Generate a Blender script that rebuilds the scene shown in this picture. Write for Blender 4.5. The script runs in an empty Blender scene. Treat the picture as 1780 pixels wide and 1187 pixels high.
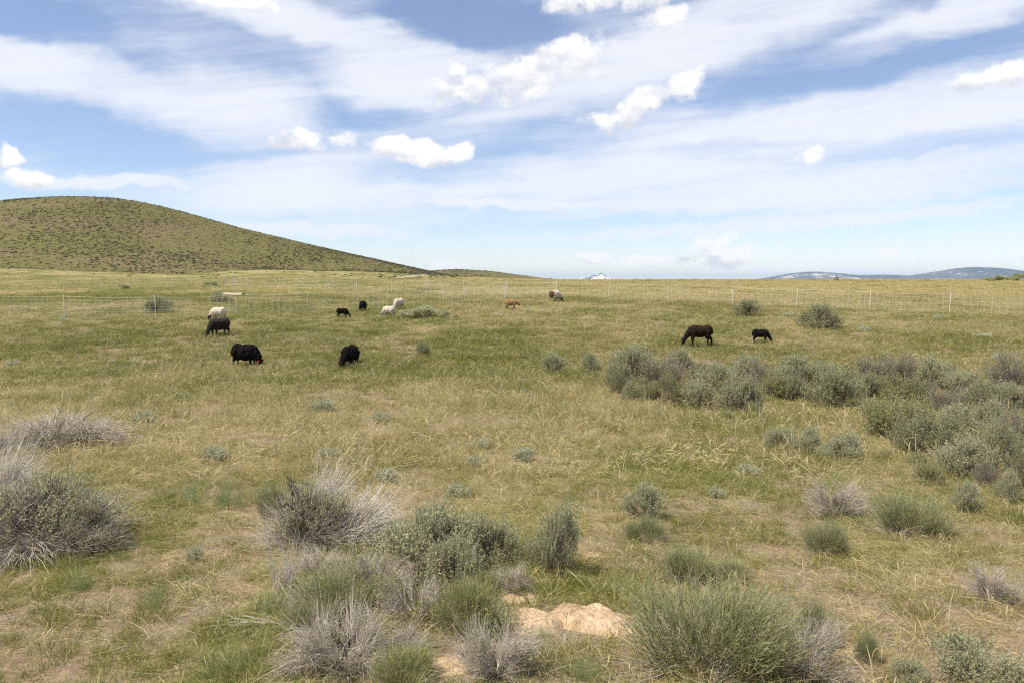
import bpy, bmesh, math, random
import numpy as np
from mathutils import Vector, Matrix, Euler, noise as mnoise

R = math.radians
rng = np.random.default_rng(7)
random.seed(7)
scene = bpy.context.scene
COL = scene.collection

# ------------------------------------------------------------------ camera model
F = 1384.0                      # focal length in photo pixels (28 mm on 36 mm)
PITCH = math.atan(106.5 / F)    # looking slightly down
CAMZ = 2.0

# ------------------------------------------------------------------ numpy noise
_perm = np.random.default_rng(3).permutation(4096)
def _h(ix, iy):
    return _perm[(_perm[ix & 4095] + iy) & 4095] / 4095.0
def vnoise(x, y):
    x = np.asarray(x, float); y = np.asarray(y, float)
    ix = np.floor(x).astype(int); iy = np.floor(y).astype(int)
    fx = x - ix; fy = y - iy
    fx = fx*fx*(3-2*fx); fy = fy*fy*(3-2*fy)
    return ((_h(ix, iy)*(1-fx) + _h(ix+1, iy)*fx)*(1-fy) +
            (_h(ix, iy+1)*(1-fx) + _h(ix+1, iy+1)*fx)*fy)
def fbm(x, y, o=4):
    s = 0; a = .5; t = 0
    for k in range(o):
        s = s + a*vnoise(x*2**k + 17.3*k, y*2**k + 9.1*k); t += a; a *= .5
    return s/t
def sst(a, b, x):
    t = np.clip((x-a)/(b-a), 0, 1); return t*t*(3-2*t)

# ------------------------------------------------------------------ terrain
KY = [-60, -10, 0, 4, 8, 15, 22, 26, 31, 38, 51, 70, 90, 150, 185, 260, 400, 60000]
KZ = [-1.0, -1.6, -1.85, -2.2, -2.45, -2.68, -2.78, -2.74, -2.42, -1.85, -1.36, -.92, -.62, -.14, -.02, -.6, -2.5, -3.0]
HX_PX = np.array([-900, -500, -300, -150, 0, 50, 100, 170, 230, 300, 400, 500, 600, 700, 760, 800, 850, 900])
HX_R = np.array([487, 450, 420, 388, 363, 354, 347.5, 344, 349, 364, 393, 417, 440, 462, 475, 482, 486, 488])
H1Y = 600.
H1X = (HX_PX-890)/F*H1Y
H1Z = (487-HX_R)/F*H1Y + 1.5
H2Y = 1150.
H2_PX = np.array([500, 640, 700, 760, 800, 850, 900, 950, 1000])
H2_R = np.array([487, 481, 476, 473, 470, 473, 479.5, 485.5, 489])
H2X = (H2_PX-890)/F*H2Y
H2Z = (487-H2_R)/F*H2Y + 3.

def smoothinterp(x, kx, kz):
    # average of shifted linear interpolations = soft corners
    w = .35
    kx = np.asarray(kx, float)
    d = np.interp(x, kx, np.gradient(kx))*w
    return (np.interp(x, kx, kz)*2 + np.interp(x-d, kx, kz) + np.interp(x+d, kx, kz))/4

def G(x, y):
    """height of the ground"""
    x = np.asarray(x, float); y = np.asarray(y, float)
    z = smoothinterp(y, KY, KZ)
    left = 1-sst(-30, 30, x-.02*y)
    z = z + left*np.interp(y, [150, 185, 260, 400, 520, 700, 1500], [0, .15, 1.1, 2.9, 1.2, .3, .3])
    near = 1-sst(120, 260, y)
    z = z + near*(.34*sst(1, 6, x)*np.exp(-((y-29)/5.5)**2)
                  - .38*np.exp(-((x-9.5)/6.0)**2 - ((y-18.5)/4.5)**2)
                  - .10*np.exp(-((x+1)/5.)**2 - ((y-25)/4.)**2))
    amp = np.clip(y/60., 0.25, 1)
    z = z + near*((fbm(x*.16+5, y*.16+2, 3)-.5)*.22 + (fbm(x*1.3+5, y*1.3+2, 3)-.5)*.06)
    # main hill
    d = (y-H1Y)
    h = smoothinterp(x, H1X, H1Z)
    f = np.where(d < 0, sst(-400, 20, d)**1.35, 1-sst(0, 450, d))
    toe = .10*sst(130, 330, y)*np.where(d < 0, 1, 1-sst(0, 450, d))
    spur = (fbm(x*.009+3.1, y*.004+1.7, 3)-.5)
    fold = spur*np.clip(1-np.abs(f-.45)*1.9, 0, 1)*16*sst(0, 20, h)
    z = z + np.where(h > 0, h*np.maximum(f*.93+.07*sst(-330, 0, d)*(d < 0)+.07*f*(d >= 0), toe), 0) + fold
    # second, lower hill
    d2 = (y-H2Y)
    f2 = np.exp(-(d2/190.)**2)
    z = z + np.clip(smoothinterp(x, H2X, H2Z), 0, None)*f2
    far = sst(300, 700, y)
    z = z + far*(fbm(x*.02, y*.02, 3)-.5)*.8
    return z + CAMZ

def ray(px, py):
    a = (px-890)/F; b = (593.5-py)/F
    return Vector((a, math.cos(PITCH)+b*math.sin(PITCH), -math.sin(PITCH)+b*math.cos(PITCH)))
_ts = np.geomspace(2.5, 1500, 6000)
def P(px, py):
    """point of the ground seen at a photo pixel"""
    d = ray(px, py)
    t = _ts
    X = d.x*t; Y = d.y*t; Z = CAMZ + d.z*t
    below = np.nonzero(Z < G(X, Y))[0]
    i = below[0] if len(below) else len(t)-1
    x, y = X[i], Y[i]
    return Vector((x, y, float(G(x, y))))

def hillmask(x, y):
    y0 = np.interp(x, [-300, -220, -130, -50, 20], [270, 300, 365, 350, 330])
    return sst(0, 80, y-y0+(fbm(x*.012, y*.006)-.5)*190 + (fbm(x*.05, y*.02)-.5)*50)
# fields that decide what grows where
def dryness(x, y):
    n = fbm(x*.12+40, y*.07+11, 3)
    n2 = fbm(x*.5+4, y*.35+1, 3)
    d = .37 + (n-.5)*1.5 + (n2-.5)*1.5
    d = d + .42*sst(56.5, 60.5, y + .8*np.clip(x, -5, 40))*sst(-26, 2, x) + .25*sst(66, 74, y)*(1-sst(110, 160, y))*(1-sst(-26, 2, x))*sst(-45, -20, x)
    d = d - .38*np.exp(-((y-(24.5+(-.25)*x))/1.5)**2)*np.exp(-((x-1)/7.)**2)
    d = d + .10*sst(26, 34, y) - .12*np.exp(-((y-58)/9.)**2)*(1-sst(-5, 25, x))
    return np.clip(d, 0, 1)
def bare(x, y):
    n = fbm(x*.8+7, y*.6+3, 4)
    n2 = fbm(x*.25+1, y*.2+8, 2)
    b = sst(.48, .66, n + .35*(n2-.5) + .10*(1-sst(5, 12, y)) - .10*sst(10, 26, y))
    return b
def tall(x, y):
    # how high the grass grows: short and grazed close to the shrubs in front, taller in the field
    n = fbm(x*.45+3, y*.45+7, 3)
    return (.54 + .48*sst(8, 17, y)) * (.55+.9*n) + .30*np.exp(-((x+3.)/1.3)**2-((y-4.9)/1.2)**2)
def lush(x, y):
    return np.exp(-((y-(24.5-.25*x))/1.7)**2)*np.exp(-((x-1)/7.)**2)

# ------------------------------------------------------------------ mesh helpers
class Buf:
    def __init__(s): s.v = []; s.f = []; s.n = 0; s.a = []; s.k = []
    def add(s, v, f, t=None, k=None):
        v = np.asarray(v, np.float32).reshape(-1, 3)
        s.v.append(v); s.f.append(np.asarray(f, np.int32)+s.n); s.n += len(v)
        s.a.append(np.zeros(len(v), np.float32) if t is None else np.asarray(t, np.float32).ravel())
        s.k.append(np.zeros(len(v), np.float32) if k is None else np.asarray(k, np.float32).ravel())
    def mesh(s, name, mat, smooth=False):
        v = np.concatenate(s.v); f = np.concatenate(s.f)
        me = bpy.data.meshes.new(name)
        nf, q = f.shape
        me.vertices.add(len(v)); me.vertices.foreach_set('co', v.ravel())
        me.loops.add(nf*q); me.loops.foreach_set('vertex_index', f.ravel())
        me.polygons.add(nf); me.polygons.foreach_set('loop_start', np.arange(nf, dtype=np.int32)*q)
        me.update(calc_edges=True)
        me.attributes.new('t', 'FLOAT', 'POINT').data.foreach_set('value', np.concatenate(s.a))
        me.attributes.new('k', 'FLOAT', 'POINT').data.foreach_set('value', np.concatenate(s.k))
        if smooth: me.polygons.foreach_set('use_smooth', np.ones(nf, bool))
        if mat: me.materials.append(mat)
        return me

def norm(v): return v/np.maximum(np.linalg.norm(v, axis=-1, keepdims=True), 1e-9)

def sweep(buf, paths, rad, sides=3, k=None, flat=None):
    """paths (n,m,3), rad (n,m): n swept tubes (sides>=3) or ribbons (sides==2)"""
    n, m, _ = paths.shape
    tan = norm(np.gradient(paths, axis=1))
    ref = norm(rng.normal(size=(n, 1, 3))) if flat is None else flat
    s = norm(np.cross(tan, ref)); b = np.cross(tan, s)
    tt = np.broadcast_to(np.linspace(0, 1, m)[None, :, None], (n, m, sides))
    kk = np.zeros((n, m, sides)) if k is None else np.broadcast_to(np.asarray(k)[:, None, None], (n, m, sides))
    if sides == 2:
        v = np.stack([paths - s*rad[..., None], paths + s*rad[..., None]], axis=2)
    else:
        ang = np.arange(sides)/sides*2*np.pi
        v = (paths[:, :, None] + (s[:, :, None]*np.cos(ang)[None, None, :, None] + b[:, :, None]*np.sin(ang)[None, None, :, None])*rad[..., None, None])
    idx = np.arange(n*m*sides).reshape(n, m, sides)
    fs = []
    for j in range(1 if sides == 2 else sides):
        j2 = (j+1) % sides
        fs.append(np.stack([idx[:, :-1, j], idx[:, :-1, j2], idx[:, 1:, j2], idx[:, 1:, j]], -1).reshape(-1, 4))
    buf.add(v.reshape(-1, 3), np.concatenate(fs), tt.reshape(-1), kk.reshape(-1))

def curve_paths(base, dirn, length, bend, m=4, droop=0., wig=0.):
    n = len(base)
    t = np.linspace(0, 1, m)[None, :, None]
    L = np.asarray(length)[:, None, None]
    p = base[:, None] + dirn[:, None]*L*t + bend[:, None]*L*t*t
    p[..., 2] -= (np.broadcast_to(np.asarray(droop), (n,))[:, None]*L[..., 0]*t[..., 0]**2.5)
    if wig: p = p + rng.normal(size=(n, m, 3))*wig*L*(t > 0)
    return p

def sph_dirs(n, zmin=0., zmax=1.):
    z = rng.uniform(zmin, zmax, n); a = rng.uniform(0, 2*np.pi, n); r = np.sqrt(1-z*z)
    return np.stack([r*np.cos(a), r*np.sin(a), z], 1)

# ------------------------------------------------------------------ object helpers
def tag(o, label=None, cat=None, group=None, kind=None):
    if label: o['label'] = label
    if cat: o['category'] = cat
    if group: o['group'] = group
    if kind: o['kind'] = kind
    return o
def link(name, data, parent=None):
    o = bpy.data.objects.new(name, data); COL.objects.link(o)
    if parent: o.parent = parent
    return o

# ------------------------------------------------------------------ node helper
class X:
    def __init__(s, nt, sock): s.nt = nt; s.s = sock
    def _m(s, op, *o, clamp=False):
        n = s.nt.nodes.new('ShaderNodeMath'); n.operation = op; n.use_clamp = clamp
        for i, v in enumerate((s,)+o):
            if isinstance(v, X): s.nt.links.new(v.s, n.inputs[i])
            else: n.inputs[i].default_value = v
        return X(s.nt, n.outputs[0])
    def __add__(s, o): return s._m('ADD', o)
    def __sub__(s, o): return s._m('SUBTRACT', o)
    def __mul__(s, o): return s._m('MULTIPLY', o)
    def __truediv__(s, o): return s._m('DIVIDE', o)
    __radd__ = __add__; __rmul__ = __mul__
    def max(s, o): return s._m('MAXIMUM', o)
    def clamp(s): return s._m('ADD', 0., clamp=True)
    def pow(s, o): return s._m('POWER', o)
def val(nt, v):
    n = nt.nodes.new('ShaderNodeValue'); n.outputs[0].default_value = v; return X(nt, n.outputs[0])
def comb(nt, x, y, z=0.):
    n = nt.nodes.new('ShaderNodeCombineXYZ')
    for i, v in enumerate((x, y, z)):
        if isinstance(v, X): nt.links.new(v.s, n.inputs[i])
        else: n.inputs[i].default_value = v
    return n.outputs[0]
def nz(nt, vec, scale, detail=4., rough=.55, dist=0., dim='3D'):
    n = nt.nodes.new('ShaderNodeTexNoise'); n.noise_dimensions = dim
    if vec is not None: nt.links.new(vec, n.inputs['Vector'])
    n.inputs['Scale'].default_value = scale; n.inputs['Detail'].default_value = detail
    n.inputs['Roughness'].default_value = rough; n.inputs['Distortion'].default_value = dist
    return X(nt, n.outputs['Fac'])
def mixc(nt, f, a, b, mode='MIX'):
    n = nt.nodes.new('ShaderNodeMix'); n.data_type = 'RGBA'; n.blend_type = mode
    if isinstance(f, X): nt.links.new(f.s, n.inputs[0])
    else: n.inputs[0].default_value = f
    for i, v in ((6, a), (7, b)):
        if isinstance(v, (tuple, list)): n.inputs[i].default_value = (*v, 1)
        else: nt.links.new(v, n.inputs[i])
    return n.outputs[2]
def rmp(x, a, b, smooth=True):
    n = x.nt.nodes.new('ShaderNodeMapRange'); n.interpolation_type = 'SMOOTHSTEP' if smooth else 'LINEAR'
    x.nt.links.new(x.s, n.inputs[0]); n.inputs[1].default_value = a; n.inputs[2].default_value = b
    return X(x.nt, n.outputs[0])
def attr(nt, name, typ='GEOMETRY'):
    n = nt.nodes.new('ShaderNodeAttribute'); n.attribute_name = name; n.attribute_type = typ
    return n
def new_mat(name):
    m = bpy.data.materials.new(name); m.use_nodes = True
    nt = m.node_tree; nt.nodes.clear()
    out = nt.nodes.new('ShaderNodeOutputMaterial')
    return m, nt, out
def geo_pos(nt): return nt.nodes.new('ShaderNodeNewGeometry').outputs['Position']
def obj_rand(nt): return X(nt, nt.nodes.new('ShaderNodeObjectInfo').outputs['Random'])
def finish(nt, out, col, rough=.9, trans=0., tcol=None, bump=None, bstr=.3, bdist=.02, spec=.2):
    p = nt.nodes.new('ShaderNodeBsdfPrincipled')
    if isinstance(col, (tuple, list)): p.inputs['Base Color'].default_value = (*col, 1)
    else: nt.links.new(col, p.inputs['Base Color'])
    p.inputs['Roughness'].default_value = rough
    p.inputs['Specular IOR Level'].default_value = spec
    if bump is not None:
        b = nt.nodes.new('ShaderNodeBump'); b.inputs['Strength'].default_value = bstr; b.inputs['Distance'].default_value = bdist
        nt.links.new(bump.s, b.inputs['Height']); nt.links.new(b.outputs[0], p.inputs['Normal'])
    if trans > 0:
        tr = nt.nodes.new('ShaderNodeBsdfTranslucent')
        c = tcol if tcol is not None else col
        if isinstance(c, (tuple, list)): tr.inputs[0].default_value = (*c, 1)
        else: nt.links.new(c, tr.inputs[0])
        mx = nt.nodes.new('ShaderNodeMixShader'); mx.inputs[0].default_value = trans
        nt.links.new(p.outputs[0], mx.inputs[1]); nt.links.new(tr.outputs[0], mx.inputs[2])
        nt.links.new(mx.outputs[0], out.inputs[0])
    else:
        nt.links.new(p.outputs[0], out.inputs[0])

# ------------------------------------------------------------------ materials
# grass blades; k: 0 green .. 1 dry straw ; instancer attribute dryf
def grass_material():
    m, nt, out = new_mat('grass_blades')
    pos = geo_pos(nt)
    k = X(nt, attr(nt, 'k').outputs['Fac']); t = X(nt, attr(nt, 't').outputs['Fac'])
    d = X(nt, attr(nt, 'dryf', 'INSTANCER').outputs['Fac'])
    r = obj_rand(nt)
    n = nz(nt, pos, 1.1, 3)
    g = mixc(nt, rmp(n, .35, .65), (.155, .180, .022), (.255, .250, .038))
    g = mixc(nt, rmp(d, .25, .95), g, (.31, .262, .070))
    g = mixc(nt, (r*.5).clamp(), g, (.155, .185, .045))
    s = mixc(nt, nz(nt, pos, 7., 2), (.47, .37, .165), (.76, .66, .40))
    kk = rmp(k + (d-.5)*.5 + (r-.5)*.2, .35, .75)
    kk = (kk + t*.18*d).clamp()
    c = mixc(nt, kk, g, s)
    finish(nt, out, c, .7, .42, spec=.25)
    return m
def leaf_mat(name, a, b, tip, trans=.25, base=None):
    m, nt, out = new_mat(name)
    pos = geo_pos(nt); r = obj_rand(nt)
    k = X(nt, attr(nt, 'k').outputs['Fac']); t = X(nt, attr(nt, 't').outputs['Fac'])
    n = nz(nt, pos, 6., 3)
    c = mixc(nt, (rmp(n, .35, .65)*.6 + r*.4), a, b)
    c = mixc(nt, (t*k*.9).clamp(), c, tip)
    if base: c = mixc(nt, (rmp(t, .0, .35)*-1. + 1.).clamp(), c, base)
    finish(nt, out, c, .75, trans, spec=.2)
    return m
def wood_mat(name, a, b):
    m, nt, out = new_mat(name)
    pos = geo_pos(nt); k = X(nt, attr(nt, 'k').outputs['Fac'])
    n = nz(nt, pos, 25., 4)
    c = mixc(nt, (rmp(n, .3, .7)*.5 + k*.5).clamp(), a, b)
    finish(nt, out, c, .85, 0, spec=.2)
    return m
M = {}
M['grass'] = grass_material()
M['sage'] = leaf_mat('sage_leaves', (.38, .40, .20), (.50, .51, .30), (.64, .62, .43), .44)
M['sage_dark'] = leaf_mat('dark_sage_leaves', (.29, .315, .145), (.38, .395, .21), (.52, .51, .31), .42)
M['sage_yellow'] = leaf_mat('yellow_green_leaves', (.33, .345, .13), (.41, .415, .185), (.53, .52, .27), .42)
M['rabbit'] = leaf_mat('rabbitbrush_shoots', (.29, .32, .125), (.39, .405, .195), (.52, .51, .29), .42, (.30, .26, .14))
M['silver'] = leaf_mat('silver_leaves', (.43, .45, .28), (.54, .55, .37), (.60, .60, .42), .3)
M['bunch'] = leaf_mat('bunchgrass_blades', (.19, .28, .10), (.27, .36, .16), (.40, .43, .20), .4)
M['purple'] = leaf_mat('dry_mauve_twigs', (.19, .145, .125), (.29, .235, .20), (.40, .34, .26), .1)
M['wood'] = wood_mat('grey_brown_stems', (.14, .11, .085), (.30, .255, .21))
M['dead'] = wood_mat('bleached_twigs', (.22, .18, .14), (.74, .66, .54))
M['deadpale'] = wood_mat('pale_bleached_twigs', (.50, .44, .36), (.78, .72, .62))
M['bark'] = wood_mat('dark_bark', (.035, .027, .024), (.10, .085, .075))

def ground_material():
    m, nt, out = new_mat('prairie_soil_and_turf')
    pos = geo_pos(nt)
    cov = X(nt, attr(nt, 'cover').outputs['Fac']); d = X(nt, attr(nt, 'dryf').outputs['Fac'])
    hill = X(nt, attr(nt, 'hill').outputs['Fac']); farf = X(nt, attr(nt, 'farf').outputs['Fac'])
    n1 = nz(nt, pos, 2.2, 5, .65); n2 = nz(nt, pos, 14., 5, .7); n3 = nz(nt, pos, .05, 5, .6)
    soil = mixc(nt, rmp(n2, .3, .7), (.165, .112, .070), (.32, .23, .152))
    litter = mixc(nt, rmp(nz(nt, pos, 45., 3, .7), .35, .65), (.125, .095, .064), (.29, .235, .165))
    soil = mixc(nt, rmp(n1, .40, .6), soil, litter)
    turf = mixc(nt, rmp(n2, .3, .7), (.10, .11, .032), (.23, .205, .08))
    near = mixc(nt, (cov*.8).clamp(), soil, turf)
    # the far field, where single blades cannot be made out
    g = mixc(nt, rmp(nz(nt, pos, .35, 6, .7), .35, .65), (.118, .122, .028), (.188, .175, .050))
    y = mixc(nt, rmp(nz(nt, pos, .5, 6, .75), .32, .68), (.225, .185, .074), (.36, .29, .135))
    f = mixc(nt, rmp(d + (nz(nt, pos, .12, 4)-.5)*.7, .25, .85), g, y)
    c = mixc(nt, farf, near, f)
    hn = nz(nt, pos, .018, 6, .65)
    hc = mixc(nt, rmp(nz(nt, pos, .25, 5, .7), .35, .65), (.100, .093, .027), (.158, .137, .050))
    hc2 = mixc(nt, rmp(nz(nt, pos, .3, 4, .7), .4, .6), (.130, .100, .046), (.185, .14, .074))
    hc = mixc(nt, rmp(hn, .46, .66), hc, hc2)
    c = mixc(nt, hill, c, hc)
    b = n1*.6 + n2*.4
    finish(nt, out, c, .95, bump=b, bstr=.8, bdist=.05, spec=.1)
    return m
M['ground'] = ground_material()

# ------------------------------------------------------------------ ground sheet
def build_ground():
    ys = np.concatenate([np.linspace(-40, 1.8, 40), np.geomspace(2., 40000., 640)])
    us = np.linspace(-1, 1, 520); us = us*.55 + np.sign(us)*np.abs(us)**3*.45
    hw = np.where(ys > 2, 26 + 1.5*ys, 26+1.5*2)
    Xg = us[None, :]*hw[:, None]; Yg = np.repeat(ys[:, None], len(us), 1)
    Z = G(Xg, Yg)
    v = np.stack([Xg, Yg, Z], -1).reshape(-1, 3)
    idx = np.arange(len(v)).reshape(Xg.shape)
    f = np.stack([idx[:-1, :-1], idx[:-1, 1:], idx[1:, 1:], idx[1:, :-1]], -1).reshape(-1, 4)
    b = Buf(); b.add(v, f); me = b.mesh('ground', M['ground'], True)
    x, y = v[:, 0], v[:, 1]
    def at(n, a): me.attributes.new(n, 'FLOAT', 'POINT').data.foreach_set('value', np.asarray(a, np.float32))
    at('cover', 1-bare(x, y)); at('dryf', dryness(x, y))
    at('farf', sst(22, 75, y))
    hh = smoothinterp(x, H1X, H1Z)*hillmask(x, y) + np.clip(smoothinterp(x, H2X, H2Z), 0, None)*sst(850, 1000, y)
    at('hill', sst(2, 9, hh))
    o = link('ground', me); tag(o, kind='structure')
build_ground()

# ------------------------------------------------------------------ grass
def blades(n, radius, hmin, hmax, w, dryp, lean=.35, bendy=.35, droop=(0, .3), m=4, kj=.18):
    b = Buf()
    a = rng.uniform(0, 2*np.pi, n); r = radius*np.sqrt(rng.uniform(0, 1, n))
    base = np.stack([r*np.cos(a), r*np.sin(a), np.full(n, -.015)], 1)
    out = np.stack([np.cos(a), np.sin(a), np.zeros(n)], 1)*(r/radius)[:, None]*lean
    d = norm(out + rng.normal(size=(n, 3))*[.16, .16, 0] + [0, 0, 1])
    L = rng.uniform(hmin, hmax, n)
    bend = rng.normal(size=(n, 3))*[bendy, bendy, .05]
    k = np.clip((rng.uniform(0, 1, n) < dryp).astype(float) + rng.normal(size=n)*kj, 0, 1)
    p = curve_paths(base, d, L, bend, m, rng.uniform(*droop, n))
    wd = w*rng.uniform(.6, 1.3, n)[:, None]*np.linspace(1, .18, m)[None, :]
    sweep(b, p, wd, 2, k)
    return b
src = bpy.data.collections.new('grass tufts')
def add_src(i, buf, coll, name='grass_tuft', mat=None):
    o = bpy.data.objects.new('%s_%02d' % (name, i), buf.mesh(name, mat or M['grass'])); coll.objects.link(o)
i = 0
for s in range(4): add_src(i, blades(52, .06, .07, .20, .0013, .07), src); i += 1                     # 0-3 green tufts
for s in range(4): add_src(i, blades(42, .06, .10, .25, .0013, .35, .45, .4, (.1, .5)), src); i += 1   # 4-7 mixed bunch
for s in range(4):                                                                                   # 8-11 curled straw
    b = blades(13, .07, .12, .26, .0013, 1., .5, .75, (.25, 1.1), 6, .05)
    n = 7; base = rng.normal(size=(n, 3))*[.05, .05, 0]; d = norm(rng.normal(size=(n, 3))*[.3, .3, .0]+[0, 0, 1])
    L = rng.uniform(.14, .26, n); p = curve_paths(base, d, L, rng.normal(size=(n, 3))*.2, 6, rng.uniform(.1, .5, n))
    w = np.tile(np.array([.0008, .0008, .0008, .002, .0026, .0008]), (n, 1)); sweep(b, p, w, 2, np.ones(n))
    add_src(i, b, src); i += 1
for s in range(3):                                                                                   # 12-14 flat litter
    b = Buf(); n = 40; base = rng.normal(size=(n, 3))*[.11, .11, .0]; base[:, 2] = rng.uniform(.0, .03, n)
    d = norm(rng.normal(size=(n, 3))*[1, 1, .12]); p = curve_paths(base, d, rng.uniform(.05, .2, n), rng.normal(size=(n, 3))*[.3, .3, .08], 4)
    sweep(b, p, np.full((n, 4), .0012), 2, np.clip(rng.normal(.75, .3, n), 0, 1)); add_src(i, b, src); i += 1
for s in range(4): add_src(i, blades(130, .26, .10, .24, .0042, .22, .1, .35, (.0, .4), 3), src); i += 1   # 15-18 far patch
for s in range(4): add_src(i, blades(110, .26, .12, .27, .0045, .62, .1, .5, (.2, .8), 3), src); i += 1   # 19-22 far dry patch

for s in range(3):                                                                                   # 23-25 pale seeding straw
    n = 30; b = Buf(); base = rng.normal(size=(n, 3))*[.20, .20, .01] + [0, 0, .05]; d = norm(rng.normal(size=(n, 3))*[.4, .4, .0]+[0, 0, 1])
    L = rng.uniform(.07, .17, n); p = curve_paths(base, d, L, rng.normal(size=(n, 3))*.45, 6, rng.uniform(.1, .9, n))
    sweep(b, p, np.tile(np.array([.0012, .0012, .002, .0040, .0045, .0015]), (n, 1)), 2, np.ones(n)); add_src(i, b, src); i += 1
def gn_instancer(name, coll, pts, rot, scl, idx, dryf):
    me = bpy.data.meshes.new(name); me.vertices.add(len(pts)); me.vertices.foreach_set('co', pts.astype(np.float32).ravel())
    me.attributes.new('rot', 'FLOAT_VECTOR', 'POINT').data.foreach_set('vector', rot.astype(np.float32).ravel())
    me.attributes.new('scl', 'FLOAT_VECTOR', 'POINT').data.foreach_set('vector', scl.astype(np.float32).ravel())
    me.attributes.new('idx', 'INT', 'POINT').data.foreach_set('value', idx.astype(np.int32))
    me.attributes.new('dryf', 'FLOAT', 'POINT').data.foreach_set('value', dryf.astype(np.float32))
    o = link(name, me)
    ng = bpy.data.node_groups.new(name, 'GeometryNodeTree')
    ng.interface.new_socket('Geometry', in_out='INPUT', socket_type='NodeSocketGeometry')
    ng.interface.new_socket('Geometry', in_out='OUTPUT', socket_type='NodeSocketGeometry')
    gi = ng.nodes.new('NodeGroupInput'); go = ng.nodes.new('NodeGroupOutput')
    iop = ng.nodes.new('GeometryNodeInstanceOnPoints'); ci = ng.nodes.new('GeometryNodeCollectionInfo')
    ci.inputs['Collection'].default_value = coll; ci.inputs['Separate Children'].default_value = True; ci.inputs['Reset Children'].default_value = True
    def na(n, t):
        a = ng.nodes.new('GeometryNodeInputNamedAttribute'); a.data_type = t; a.inputs['Name'].default_value = n; return a.outputs['Attribute']
    L = ng.links.new
    L(gi.outputs[0], iop.inputs['Points']); L(ci.outputs[0], iop.inputs['Instance']); iop.inputs['Pick Instance'].default_value = True
    L(na('idx', 'INT'), iop.inputs['Instance Index'])
    e2r = ng.nodes.new('FunctionNodeEulerToRotation'); L(na('rot', 'FLOAT_VECTOR'), e2r.inputs[0]); L(e2r.outputs[0], iop.inputs['Rotation'])
    L(na('scl', 'FLOAT_VECTOR'), iop.inputs['Scale']); L(iop.outputs[0], go.inputs[0])
    md = o.modifiers.new('scatter', 'NODES'); md.node_group = ng
    return o

def scatter(a, b, dens, hwk=.74, hw0=2.):
    area = hwk*(b*b-a*a) + 2*hw0*(b-a); n = int(area*dens)
    y = np.sqrt(a*a + rng.uniform(0, 1, n)*(b*b-a*a)); x = rng.uniform(-1, 1, n)*(hwk*y+hw0)
    return x, y
GP = []
CLEAR = []   # (x, y, r) kept free of grass: filled below by mounds
def zone(a, b, dens, pick, size, minc=.0):
    x, y = scatter(a, b, dens)
    c = 1-bare(x, y)
    keep = rng.uniform(0, 1, len(x)) < np.maximum(c, minc)
    for (cx, cy, cr, cy_r) in CLEAR: keep &= ((x-cx)/cr)**2 + ((y-cy)/cy_r)**2 > 1
    x, y = x[keep], y[keep]
    d = dryness(x, y)
    idx = pick(len(x), d, x, y)
    s = size*rng.uniform(.7, 1.35, len(x))*(.8+.5*fbm(x*.5, y*.5, 2))
    s = s*(1+.25*lush(x, y))
    GP.append((x, y, idx, s, d))

def pick_near(n, d, x, y):
    u = rng.uniform(0, 1, n); lu = lush(x, y)
    pd = .06+.38*d-.3*lu; pm = .30
    k = np.where(u < pd, 8, np.where(u < pd+pm, 4, 0))
    return k + rng.integers(0, 4, n)
def pick_litter(n, d, x, y): return 12 + rng.integers(0, 3, n)
def pick_far(n, d, x, y):
    u = rng.uniform(0, 1, n)
    return np.where(u < .08+.75*d-.3*lush(x, y), 19, 15) + rng.integers(0, 4, n)

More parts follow.
